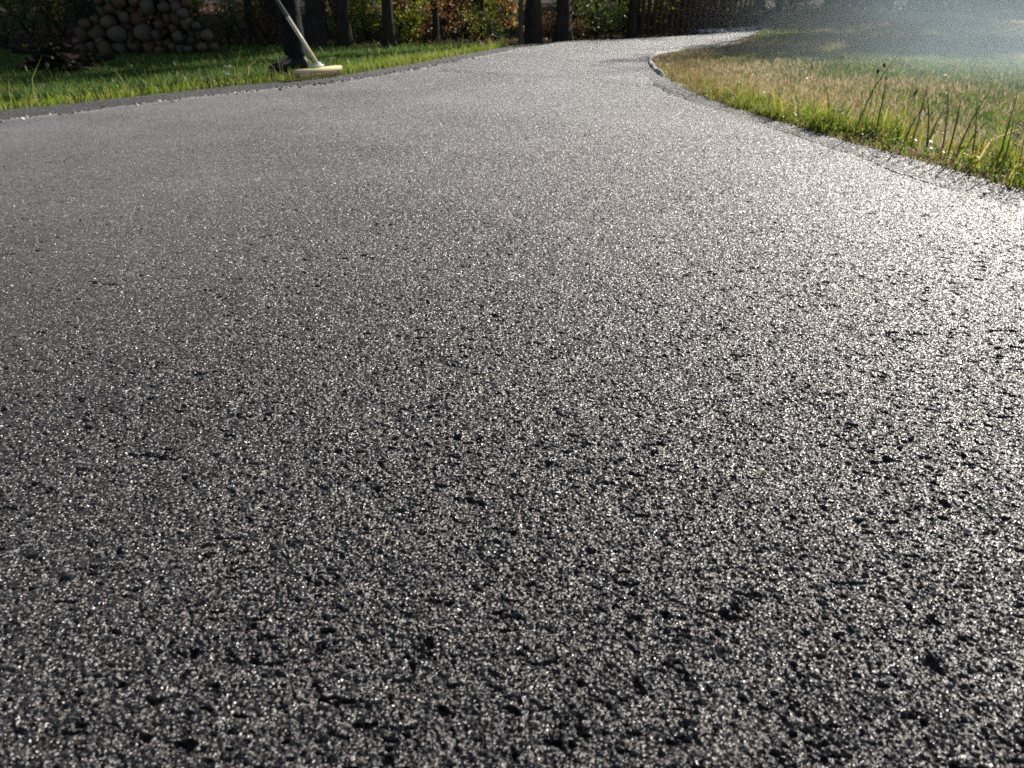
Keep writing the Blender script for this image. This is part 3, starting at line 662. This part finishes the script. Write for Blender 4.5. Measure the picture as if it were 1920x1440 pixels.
def put_log(x, y, z, r, i, rz, label, group, name='log', L=None, cm=None):
    b, c = LOGS[i]; key = ('b', i)
    root = empty(name, (x, y, z), rz, label, 'log', group)
    if not b.materials: b.materials.append(M_BARK)
    ck = (i, cm)
    if ck not in CUTS: t = c.copy(); t.materials.append(M_CUT[cm]); CUTS[ck] = t
    o1 = link('bark', b, None, root); o2 = link('cut_end', CUTS[ck], None, root)
    root.scale = (r, r*(L/5.5/r if L else 1), r); return root
CUTS = {}
def pile(logs_px, group, labf, dens_px_w):
    pass
# stack silhouette in the photograph: centre pixel of the log ends, sizes
base = gp(260, 99); Yf = base.y; PM = ppm(99)*Yf/gp(260, 99).y
def at_plane(px, py, Yw):
    u = px-960; v = 720-py; fwd = cp*FPX+sp_*v; up = -sp_*FPX+cp*v; t = Yw/fwd
    return u*t, CAM_H+up*t
rl = random.Random(3); ends = []
big = [(205, 42, 11), (180, 63, 12), (155, 62, 11), (141, 80, 11), (183, 58, 10), (222, 64, 13), (268, 62, 14), (170, 91, 10), (199, 92, 11), (227, 90, 10), (250, 85, 10), (277, 90, 11), (239, 52, 9), (257, 37, 12), (276, 13, 11), (235, 33, 8), (296, 46, 8), (310, 33, 9), (329, 33, 10), (347, 45, 9), (334, 69, 8), (370, 66, 9), (385, 67, 9), (308, 82, 7), (353, 92, 7), (191, 18, 11), (211, 16, 8), (243, 20, 8), (229, 50, 7), (162, 44, 9), (290, 66, 8), (300, 60, 7), (318, 90, 8), (335, 92, 8), (262, 22, 7), (175, 40, 9), (310, 14, 8), (330, 14, 8), (292, 25, 8), (345, 25, 8), (365, 48, 7), (215, 88, 7), (156, 92, 9), (300, 95, 7), (376, 88, 8), (396, 88, 7), (352, 78, 7), (322, 54, 7), (188, 78, 7), (207, 74, 7), (242, 72, 8), (292, 80, 7), (146, 60, 7), (225, 3, 10), (250, 2, 9), (275, -9, 10), (300, -4, 9), (205, -2, 9), (325, -3, 9), (348, 6, 8), (186, 1, 8), (236, -18, 10), (262, -26, 9), (290, -24, 10), (212, -20, 8), (315, -22, 8), (337, -14, 7)]
for i, (px, py, r) in enumerate(big):
    x, z = at_plane(px, py, Yf); rr = r/FPX*Yf*1.30*cp
    z = max(z, rr-.04)
    lab = 'round sawn log end, one of many in the tall firewood stack on the left'
    if i == 0: lab = 'pale round log end with clear rings high in the middle left of the firewood stack'
    if i == 5: lab = 'largest brown log end in the middle of the firewood stack'
    if i == 6: lab = 'largest grey oval log end in the middle of the firewood stack'
    if i == 22: lab = 'rightmost pale log end low at the right end of the firewood stack'
    put_log(x, Yf+rl.uniform(-.05, .12), z, rr, rl.randrange(3), math.atan2(-x, Yf)+rl.uniform(-.12, .12), lab, 'logs in the firewood stack', L=rl.uniform(.5, .62), cm=(0 if i in (0, 22) else rl.randrange(3)))
for i in range(34):      # smaller pieces filling the gaps, set back a little
    a_, b_, r_ = rl.choice(big); px = a_+rl.choice([-1, 1])*rl.uniform(8, 13); py = b_+rl.uniform(-11, 11)
    if not 128 < px < 402 or py > 96 or py < 78-abs(px-140)*2.2 and px < 175: continue
    x, z = at_plane(px, py, Yf+.13); rr = rl.uniform(5.5, 8.5)/FPX*Yf*1.25
    put_log(x, Yf+.13, max(z, rr-.04), rr, rl.randrange(3), math.atan2(-x, Yf)+rl.uniform(-.1, .1), 'log', 'logs in the firewood stack', L=.5, cm=rl.randrange(3))
# brush pile: thin poles with cut ends
bc = gp(95, 128)
for i in range(46):
    f = rl.random(); px = rl.uniform(38, 150); top = 78+abs(px-92)*.75; py = rl.uniform(top, 132)
    yy = bc.y+rl.uniform(-.12, .2); x, z = at_plane(px, py, yy); r = rl.uniform(.012, .032); z = max(z, r-.03)
    o = put_log(x, yy, z, r, rl.randrange(3), math.atan2(-x, yy)+rl.uniform(-.7, .7), 'thin sawn branch lying in the low brush pile on the left lawn', 'branches in the brush pile', 'branch', L=rl.uniform(.3, .7), cm=rl.randrange(3))
    o.rotation_euler[0] = rl.uniform(-.25, .15)
    o['category'] = 'branch'

ORD = ['first', 'second', 'third', 'fourth', 'fifth', 'sixth', 'seventh', 'eighth', 'ninth', 'tenth', 'eleventh', 'twelfth', 'thirteenth', 'fourteenth', 'fifteenth', 'sixteenth', 'seventeenth', 'eighteenth', 'nineteenth', 'twentieth']
def nth(k): return '%d%s' % (k+1, 'th' if 10 <= k % 100 <= 12 else {0: 'st', 1: 'nd', 2: 'rd'}.get(k % 10, 'th'))
def pcol(o): return o.location.x/(cp*o.location.y+.3)
stack = [o for o in COL.objects if o.get('group') == 'logs in the firewood stack']
ROWN = ['bottom', 'second lowest', 'third lowest', 'fourth lowest', 'fifth lowest', 'upper', 'top']
rows = {}
for o in stack: rows.setdefault(min(6, int(o.location.z/.135)), []).append(o)
for k, lst in rows.items():
    for q, o in enumerate(sorted(lst, key=pcol)):
        sz = 'large' if o.scale[0] > .088 else 'small' if o.scale[0] < .062 else 'middling'
        o['label'] = '%s log end, %s from the left in the %s row of the firewood stack' % (sz, nth(q), ROWN[k])
_z = sorted(o.location.z for o in COL.objects if o.get('group') == 'branches in the brush pile')
for nm, lo, hi in (('lower', -1, _z[15]), ('middle', _z[15], _z[31]), ('upper', _z[31], 9)):
    for q, o in enumerate(sorted([o for o in COL.objects if o.get('group') == 'branches in the brush pile' and lo <= o.location.z < hi], key=pcol)):
        o['label'] = 'thin sawn branch, %s from the left in the %s part of the brush pile' % (nth(q), nm)
by = {}
for o in COL.objects:
    if o.parent is None and o.get('category') in ('shrub', 'tree') and o.get('group'): by.setdefault(o['label'], []).append(o)
for lab, lst in by.items():
    if len(lst) > 1:
        for q, o in enumerate(sorted(lst, key=pcol)): o['label'] = lab+', %s from the left' % nth(q)

# ------------------------------------------------------------------ person with broom
M_TROU = surf_mat('dark_trousers', (.004, .006, .008), (.012, .014, .018), 14, .95, .6, .03)
M_JACK = surf_mat('dark_jacket', (.012, .014, .02), (.03, .034, .044), 10, .9, .5, .03)
M_BOOT = surf_mat('black_boot', (.008, .008, .009), (.022, .020, .020), 40, .6, .4, .003)
M_SOLE = surf_mat('boot_sole', (.02, .018, .016), (.05, .045, .04), 60, .9, .5, .003)
M_SKIN = surf_mat('skin', (.42, .24, .17), (.52, .32, .23), 30, .55, .1, .001)
M_HAIR = surf_mat('hair', (.02, .014, .01), (.05, .035, .025), 80, .7, .6, .004, (1, 1, .3))
def skin_mesh(name, verts, edges, radii, root=0, sub=2):
    bm = bmesh.new(); sl2 = bm.verts.layers.skin.verify()
    vs = [bm.verts.new(v) for v in verts]
    for a, b in edges: bm.edges.new((vs[a], vs[b]))
    for v, r in zip(vs, radii): v[sl2].radius = r if isinstance(r, tuple) else (r, r)
    vs[root][sl2].use_root = True
    me = bpy.data.meshes.new(name); bm.to_mesh(me); bm.free()
    o = bpy.data.objects.new(name, me); COL.objects.link(o)
    s1 = o.modifiers.new('s', 'SKIN'); s1.use_smooth_shade = True; s2 = o.modifiers.new('d', 'SUBSURF'); s2.levels = sub; s2.render_levels = sub
    dg = bpy.context.evaluated_depsgraph_get(); out = bpy.data.meshes.new_from_object(o.evaluated_get(dg)); bpy.data.objects.remove(o); out.name = name
    return out
pb = gp(548, 143)
BX = -.68; 
person = empty('person', (pb.x-.02, pb.y+.32, -.005), R(90)+R(90)-R(8), 'person in dark trousers and black boots standing at the left edge holding a broom', 'person')
# local frame: +X... person faces local +Y (world -X after the turn)
def pl(*a): return [tuple(map(float, q)) for q in a]
person.rotation_euler = (0, 0, R(90))      # local +Y -> world -X
# local coords: x = world Y side (x to the right of the person), y = forward, z = up
LH, RH = (-.10, .0, .95), (.10, .0, .95)
body = skin_mesh('body', pl((0, 0, .96), (0, .0, 1.15), (0, .02, 1.38), (0, .03, 1.50), (0, .06, 1.60), (0, .08, 1.70), (0, .07, 1.76),
      (-.17, .02, 1.43), (-.26, .10, 1.20), (-.16, .33, 1.14), (.17, .02, 1.43), (.25, .16, 1.24), (.02, .42, 1.33),
      (-.09, 0, .90), (-.11, -.005, .50), (-.11, -.03, .11), (-.11, .12, .05), (.09, 0, .90), (.12, .06, .50), (.12, .07, .11), (.12, .22, .05)),
     [(0, 1), (1, 2), (2, 3), (3, 4), (4, 5), (5, 6), (2, 7), (7, 8), (8, 9), (2, 10), (10, 11), (11, 12), (0, 13), (13, 14), (14, 15), (15, 16), (0, 17), (17, 18), (18, 19), (19, 20)],
     [(.15, .11), (.13, .10), (.15, .10), .055, .075, .092, .06, .06, .042, .028, .06, .042, .028, .085, .058, .042, .035, .085, .058, .042, .035])
bo = link('body', body, M_SKIN, person)
tr = skin_mesh('trousers', pl((0, 0, .97), (-.10, .0, .88), (-.11, -.005, .70), (-.11, -.005, .52), (-.11, -.02, .34), (-.11, -.025, .20), (-.11, -.025, .115), (.10, 0, .88), (.12, .03, .70), (.12, .06, .52), (.12, .065, .34), (.12, .07, .20), (.12, .07, .115), (0, 0, 1.05)),
     [(0, 1), (1, 2), (2, 3), (3, 4), (4, 5), (5, 6), (0, 7), (7, 8), (8, 9), (9, 10), (10, 11), (11, 12), (0, 13)],
     [(.17, .13), .115, .105, .092, .088, .086, .092, .115, .105, .092, .088, .086, .092, (.16, .12)], sub=3)
for v in tr.vertices:    # creases round the shins and a bunched hem
    z = v.co.z; k = .022*(fbm(np.array([v.co.x*5+z*2]), np.array([z*11+v.co.y*6]), 2, 801)[0]-.5)*(1 if z < .75 else .5); v.co.y += k; v.co.x += k*.6
to = link('trousers', tr, M_TROU, person)
ja = skin_mesh('jacket', pl((0, 0, .93), (0, 0, 1.15), (0, .02, 1.38), (0, .035, 1.49), (-.18, .02, 1.43), (-.27, .10, 1.20), (-.17, .31, 1.145), (.18, .02, 1.43), (.26, .16, 1.24), (.04, .39, 1.32)),
     [(0, 1), (1, 2), (2, 3), (2, 4), (4, 5), (5, 6), (2, 7), (7, 8), (8, 9)], [(.19, .145), (.175, .14), (.18, .13), .075, .085, .068, .05, .085, .068, .05])
link('jacket', ja, M_JACK, person)
# head details: hair cap, ears, nose, eyes, mouth
def blob(name, c, r, mat, parent, seg=16, cut=None):
    bm = bmesh.new(); bmesh.ops.create_uvsphere(bm, u_segments=seg*2, v_segments=seg, radius=1)
    for v in bm.verts: v.co = Vector((v.co.x*r[0], v.co.y*r[1], v.co.z*r[2]))
    if cut: bmesh.ops.delete(bm, geom=[v for v in bm.verts if cut(v.co)], context='VERTS')
    for f in bm.faces: f.smooth = True
    me = bpy.data.meshes.new(name); bm.to_mesh(me); bm.free(); o = link(name, me, mat, parent); o.location = c; return o
blob('hair', (0, .065, 1.715), (.098, .112, .105), M_HAIR, person, cut=lambda c: c.z < .0 and c.y > -.03 or c.z < -.06)
M_EYE = surf_mat('eye', (.02, .015, .01), (.03, .02, .015), 5, .2, 0, .001)
for s_ in (-1, 1):
    blob('eye', (s_*.032, .163, 1.69), (.012, .008, .008), M_EYE, person, 8)
    blob('ear', (s_*.094, .07, 1.67), (.010, .020, .032), M_SKIN, person, 8)
blob('nose', (0, .172, 1.665), (.013, .020, .022), M_SKIN, person, 8); blob('mouth', (0, .158, 1.622), (.024, .008, .007), surf_mat('lips', (.35, .12, .10), (.42, .16, .13), 5, .5, 0, .001), person, 8)
# boots
def boot(x, y0):
    secs = [(-.085, .038, .11), (-.06, .046, .15), (-.01, .048, .17), (.03, .047, .145), (.08, .047, .095), (.13, .052, .078), (.18, .050, .070), (.215, .038, .058), (.235, .018, .04)]
    k = 16; V = []; 
    for yy, wd, hh in secs:
        for j in range(k):
            a = 2*math.pi*j/k; V.append((x+math.copysign(abs(math.cos(a))**.7, math.cos(a))*wd, y0+yy, .028+(hh-.028)*(.5+.5*math.copysign(abs(math.sin(a))**.8, math.sin(a)))))
    i = np.arange(len(secs)*k).reshape(-1, k); q = np.stack([i[:-1], np.roll(i[:-1], -1, 1), np.roll(i[1:], -1, 1), i[1:]], -1).reshape(-1, 4)
    m = MB(); m.put(V, q, i[0][None, ::-1], i[-1][None]); bt = link('boot', m.mesh('boot', True), M_BOOT, person)
    V = []; out = [(-.09, .030), (-.07, .045), (0, .046), (.05, .042), (.10, .052), (.17, .054), (.215, .042), (.240, .018)]
    ring = [(x+w_, y0+yy) for yy, w_ in out]+[(x-w_, y0+yy) for yy, w_ in out[::-1]]; n = len(ring)
    V = [(a, b, .002) for a, b in ring]+[(a, b, .030) for a, b in ring]; idx = np.arange(n)
    m = MB(); m.put(V, np.stack([idx, np.roll(idx, -1), np.roll(idx, -1)+n, idx+n], -1), idx[None, ::-1], (idx+n)[None]); link('sole', m.mesh('sole'), M_SOLE, bt)
boot(-.11, -.03); boot(.12, .06)
# broom: head on the ground at the drive's edge, handle leaning up to the hands
A = gp(557, 147.5); B = gp(637, 138); hc = (A+B)/2; hd = (B-A); hl = hd.length; ha = math.atan2(hd.y, hd.x)
broom = empty('push_broom', (hc.x, hc.y, -.004), ha, 'push broom with a wide yellow head and pale wooden handle leaning across the dark legs', 'broom')
M_YEL = surf_mat('yellow_wood', (.74, .62, .32), (.84, .76, .46), 10, .5, .2, .002, (1, 6, 6)); M_BRI = surf_mat('bristles', (.55, .45, .22), (.75, .64, .36), 120, .8, .8, .004, (6, 6, .4))
M_WOOD = surf_mat('pale_handle', (.72, .60, .44), (.82, .72, .56), 18, .45, .1, .001, (5, 5, .4)); M_GREY = surf_mat('grey_sleeve', (.12, .12, .11), (.20, .19, .18), 20, .6, .1, .001)
m = MB(); m.box((0, 0, .054), (hl, .075, .030), bev=.08); link('head_block', m.mesh('head_block'), M_YEL, broom)
m = MB()
for i in range(46):
    for j in range(6):
        bx = -hl/2+.012+i*(hl-.024)/45; by = -.028+j*.0112; m.tube([(bx, by, .047), (bx+rl.uniform(-.004, .004), by+rl.uniform(-.006, .006), .002)], [.0032, .0042], 5)
link('bristles', m.mesh('bristles'), M_BRI, broom)
m = MB(); m.box((0, 0, .086), (.10, .05, .016), bev=.2); m.box((0, 0, .10), (.05, .04, .02), bev=.2); link('bracket', m.mesh('bracket'), surf_mat('white_bracket', (.7, .7, .66), (.8, .8, .76), 10, .5, .1, .001), broom)
hb = Vector((hc.x, hc.y, .09)); x1, z1 = at_plane(519, 0, hc.y-.06); ht = Vector((x1, hc.y-.06, z1)); dv = (ht-hb); f0 = dv*.80; full = dv.normalized()*1.45
Mi = Matrix.Rotation(-ha, 3, 'Z')
def loc(v): return tuple(Mi @ v + Vector((0, 0, .094)))
def hpt(t): return loc(full*t)
tt = dv.length*.78/1.45
m = MB(); m.tube([loc(full*0-dv.normalized()*.01), hpt(tt*.5), hpt(tt)], [.0155, .0155, .0155], 12); link('handle', m.mesh('handle', True), M_WOOD, broom)
m = MB(); m.tube([hpt(tt-.01), hpt(.7), hpt(.97), hpt(1.0)], [.0170, .0170, .0170, .010], 12); link('handle_sleeve', m.mesh('sleeve', True), M_GREY, broom)
# hands wrap the handle (world points on it -> person frame)
pm = Matrix.Rotation(R(90), 3, 'Z').transposed()
def to_person(wv): return pm @ (wv-person.location)
hdir = dv.normalized(); hdp = pm @ hdir
def hand(tw, wrist, side):
    c = to_person(hb+full*tw); wv = Vector(wrist); out = (wv-c); out -= hdp*out.dot(hdp); out.normalize(); sidev = hdp.cross(out)
    vs = [wv, c+out*.055, c+out*.034]; es = [(0, 1), (1, 2)]; rs = [.026, (.030, .018), (.034, .016)]
    me = skin_mesh('palm', [tuple(v) for v in vs], es, rs, 0); h_ = link('hand', me, M_SKIN, bo)
    for j, ln_ in enumerate((.9, 1.0, .95, .8)):
        o_ = hdp*((j-1.5)*.021); chain = [c+o_+out*.032+sidev*.012*side, c+o_+sidev*.030*side+out*.004, c+o_+sidev*.020*side-out*.020*ln_, c+o_-sidev*.004*side-out*.026*ln_]
        link('finger', skin_mesh('finger', [tuple(v) for v in chain], [(0, 1), (1, 2), (2, 3)], [.0095, .0090, .0085, .0078], 0, 1), M_SKIN, bo)
    chain = [c+out*.045-hdp*.02-sidev*.012*side, c-sidev*.026*side+out*.012-hdp*.010, c-sidev*.022*side-out*.014+hdp*.004]
    link('thumb', skin_mesh('thumb', [tuple(v) for v in chain], [(0, 1), (1, 2)], [.012, .0105, .009], 0, 1), M_SKIN, bo)
hand(.86, (-.155, .34, 1.14), 1); hand(.97, (.03, .41, 1.33), -1)

# ------------------------------------------------------------------ tall stems and weeds on the verges
M_STEM = [surf_mat('green_stem', (.10, .15, .04), (.16, .22, .06), 40, .6, .1, .001), surf_mat('tan_stem', (.26, .19, .10), (.36, .27, .15), 40, .7, .1, .001), surf_mat('red_stem', (.26, .07, .04), (.34, .12, .06), 40, .7, .1, .001)]
M_SEED = surf_mat('seed_head', (.50, .45, .33), (.68, .62, .50), 120, .8, .6, .003); M_DKSEED = surf_mat('dark_seed_head', (.05, .05, .04), (.11, .10, .07), 200, .8, .6, .002)
def stem(bpx, bpy_, tpx, tpy, head, mi, label, wd=.0016, name='grass_stem', blade=False):
    b = gp(bpx, bpy_-(9 if bpx > 1400 else 0)); z0 = float(terrain_z([b.x], [b.y])[0]); x1, z1 = at_plane(tpx, tpy, b.y+rl.uniform(-.05, .05)); z1 = max(z1, .05)
    root = empty(name, (b.x, b.y, z0), 0, label, 'weed' if head else 'grass blade', 'tall stems on the verges'); T = Vector((x1-b.x, rl.uniform(-.03, .03), z1-z0))
    pts = [T*t+Vector((-T.x*.35*math.sin(t*math.pi)*.5, 0, T.z*.06*math.sin(t*math.pi))) for t in (0, .25, .5, .75, 1)]
    m = MB()
    if blade:
        V = []; ws = [wd*2.2, wd*2.6, wd*2.2, wd*1.4, wd*.2]
        for p_, w_ in zip(pts, ws): V += [tuple(p_+Vector((-w_, .0, 0))), tuple(p_+Vector((0, w_*.5, 0))), tuple(p_+Vector((w_, 0, 0)))]
        i = np.arange(15).reshape(5, 3); q = np.concatenate([np.stack([i[:-1, a], i[:-1, a+1], i[1:, a+1], i[1:, a]], -1) for a in (0, 1)]); m.put(V, q)
        link('blade', m.mesh('blade', True), M_STEM[mi], root)
    else:
        m.tube([tuple(p_) for p_ in pts], [wd*1.2, wd, wd, wd*.8, wd*.5], 6); link('stalk', m.mesh('stalk', True), M_STEM[mi], root)
    e = pts[-1]; dd = (pts[-1]-pts[-2]).normalized()
    if head in ('spike', 'dark'):
        m = MB(); L = .045 if head == 'spike' else .03; r0 = .0055 if head == 'spike' else .0045
        m.tube([tuple(e-dd*.004), tuple(e+dd*L*.3), tuple(e+dd*L*.7), tuple(e+dd*L)], [r0*.4, r0, r0*.9, r0*.15], 8, .3, 3); link('seed_head', m.mesh('seed_head', True), M_SEED if head == 'spike' else M_DKSEED, root)
    if head == 'bud':
        m = MB(); m.tube([tuple(e-dd*.006), tuple(e), tuple(e+dd*.008), tuple(e+dd*.015)], [.002, .007, .008, .002], 8, .2, 2); link('bud', m.mesh('bud', True), M_DKSEED, root)
    if head == 'fluff':
        for q in range(9):
            m = MB(); a = rl.uniform(0, 6.28); s0 = T*rl.uniform(.6, 1.0); d2 = Vector((math.cos(a)*.02, math.sin(a)*.02, .015)); pts2 = [tuple(s0), tuple(s0+d2*.7), tuple(s0+d2), tuple(s0+d2*1.4)]
            m.tube(pts2, [.0007, .0015, .005, .001], 6); link('floret', m.mesh('floret', True), M_SEED, root)
ST = [(1525, 226, 1519, 130, 'spike', 0, 'tall stalk with a pale seed spike, leftmost of the tall stalks on the right verge'),
 (1484, 196, 1478, 128, 'fluff', 0, 'weed with small pale florets in front of the smoke at the curve of the verge'),
 (1600, 262, 1681, 94, None, 0, 'very long thin leaning blade reaching highest on the right verge'),
 (1618, 262, 1646, 136, 'bud', 0, 'stalk with a small bud, left one of the two budded stalks'),
 (1630, 266, 1657, 124, 'bud', 0, 'stalk with a small bud, right one of the two budded stalks'),
 (1580, 240, 1606, 186, None, 2, 'short red tinted blade low on the right verge'),
 (1640, 270, 1674, 130, None, 0, 'thin green blade right of the two budded stalks'),
 (1680, 280, 1709, 178, 'dark', 0, 'stalk with a dark narrow seed head in the middle of the right verge'),
 (1708, 285, 1732, 140, None, 1, 'thin tan blade right of the dark seed head'),
 (1690, 285, 1742, 188, None, 0, 'broad green blade crossing the dark seed head stalk'),
 (1738, 292, 1750, 172, None, 0, 'upright green blade right of the middle of the verge'),
 (1735, 292, 1775, 190, None, 0, 'broad blade with a drooping tip'),
 (1765, 300, 1768, 140, None, 1, 'straight faint tan stalk in the smoke'),
 (1776, 305, 1799, 172, None, 0, 'dark green upright blade in front of the smoke'),
 (1790, 305, 1849, 158, None, 0, 'long arching green blade in the right third of the verge'),
 (1822, 312, 1843, 196, None, 0, 'upright green blade right of the long arching one'),
 (1800, 305, 1871, 226, None, 0, 'low blade leaning far to the right'),
 (1866, 330, 1919, 170, None, 0, 'long blade at the right edge of the picture'),
 (1878, 334, 1922, 222, None, 1, 'tan blade at the right edge of the picture, below the long one'),
 (1555, 240, 1543, 150, None, 1, 'thin tan stalk just right of the leftmost seed spike'),
 (1560, 246, 1572, 200, 'fluff', 0, 'short weed with pale florets on the right verge'),
 (1905, 340, 1915, 232, 'fluff', 0, 'weed with pale florets at the right edge of the picture'),
 (424, 158, 422, 126, 'fluff', 0, 'lone weed with a pale seed head on the left edge of the driveway'),
 (178, 183, 168, 162, None, 0, 'thin green blade on the sunlit left edge above the seam crumbs'),
 (54, 192, 51, 164, None, 0, 'upright bright blade at the far left of the sunlit edge'),
 (36, 196, 22, 174, None, 1, 'curved tan blade at the far left corner'),
 (634, 124, 626, 104, None, 1, 'thin pale blade just right of the broom head'),
 (395, 160, 388, 146, None, 1, 'short pale blade left of the lone seed head')]
for bx, by, tx, ty, hd_, mi, lab in ST: stem(bx, by, tx, ty, hd_, mi, lab, blade=(hd_ is None))

# ------------------------------------------------------------------ smoke drifting over the right lawn
def smoke():
    m = MB(); m.box((5.9, 7.4, .95), (9.0, 10.6, 1.96), bev=.02)
    o = link('smoke', m.mesh('smoke')); mt = bpy.data.materials.new('smoke'); n, l = nodes(mt)
    tc = add(n, 'ShaderNodeTexCoord'); mp = add(n, 'ShaderNodeMapping'); mp.inputs['Scale'].default_value = (.28, .30, .75); mp.inputs['Rotation'].default_value = (R(12), R(-28), R(20))
    l.new(tc.outputs['Object'], mp.inputs[0])
    no = add(n, 'ShaderNodeTexNoise', i_Scale=1.5, i_Detail=3.0, i_Distortion=.8); l.new(mp.outputs[0], no.inputs['Vector'])
    mr = add(n, 'ShaderNodeMapRange', i_1=.30, i_2=.68, i_3=0.0, i_4=1.0); l.new(no.outputs[0], mr.inputs[0])
    # fade out towards the sides of the cloud: smooth core
    vs = add(n, 'ShaderNodeVectorMath', operation='SUBTRACT'); vs.inputs[1].default_value = (4.7, 6.9, .30); l.new(tc.outputs['Object'], vs.inputs[0])
    vd = add(n, 'ShaderNodeVectorMath', operation='DIVIDE'); vd.inputs[1].default_value = (3.6, 3.9, 1.2); l.new(vs.outputs[0], vd.inputs[0])
    ln = add(n, 'ShaderNodeVectorMath', operation='LENGTH'); l.new(vd.outputs[0], ln.inputs[0])
    m2 = add(n, 'ShaderNodeMapRange', i_1=.2, i_2=1.0, i_3=1.0, i_4=0.0); m2.interpolation_type = 'SMOOTHSTEP'; l.new(ln.outputs['Value'], m2.inputs[0])
    mu = add(n, 'ShaderNodeMath', operation='MULTIPLY'); l.new(mr.outputs[0], mu.inputs[0]); l.new(m2.outputs[0], mu.inputs[1])
    m3 = add(n, 'ShaderNodeMath', operation='MULTIPLY'); m3.inputs[1].default_value = .115; l.new(mu.outputs[0], m3.inputs[0])
    v = add(n, 'ShaderNodeVolumePrincipled'); v.inputs['Color'].default_value = (.70, .87, 1.0, 1); v.inputs['Anisotropy'].default_value = .3
    l.new(m3.outputs[0], v.inputs['Density']); ou = add(n, 'ShaderNodeOutputMaterial'); l.new(v.outputs[0], ou.inputs['Volume'])
    o.data.materials.append(mt)
    tag(o, 'thin bluish smoke drifting low over the right lawn', 'smoke', kind='stuff')
smoke()
S.cycles.volume_step_rate = 4.0; S.cycles.volume_max_steps = 64
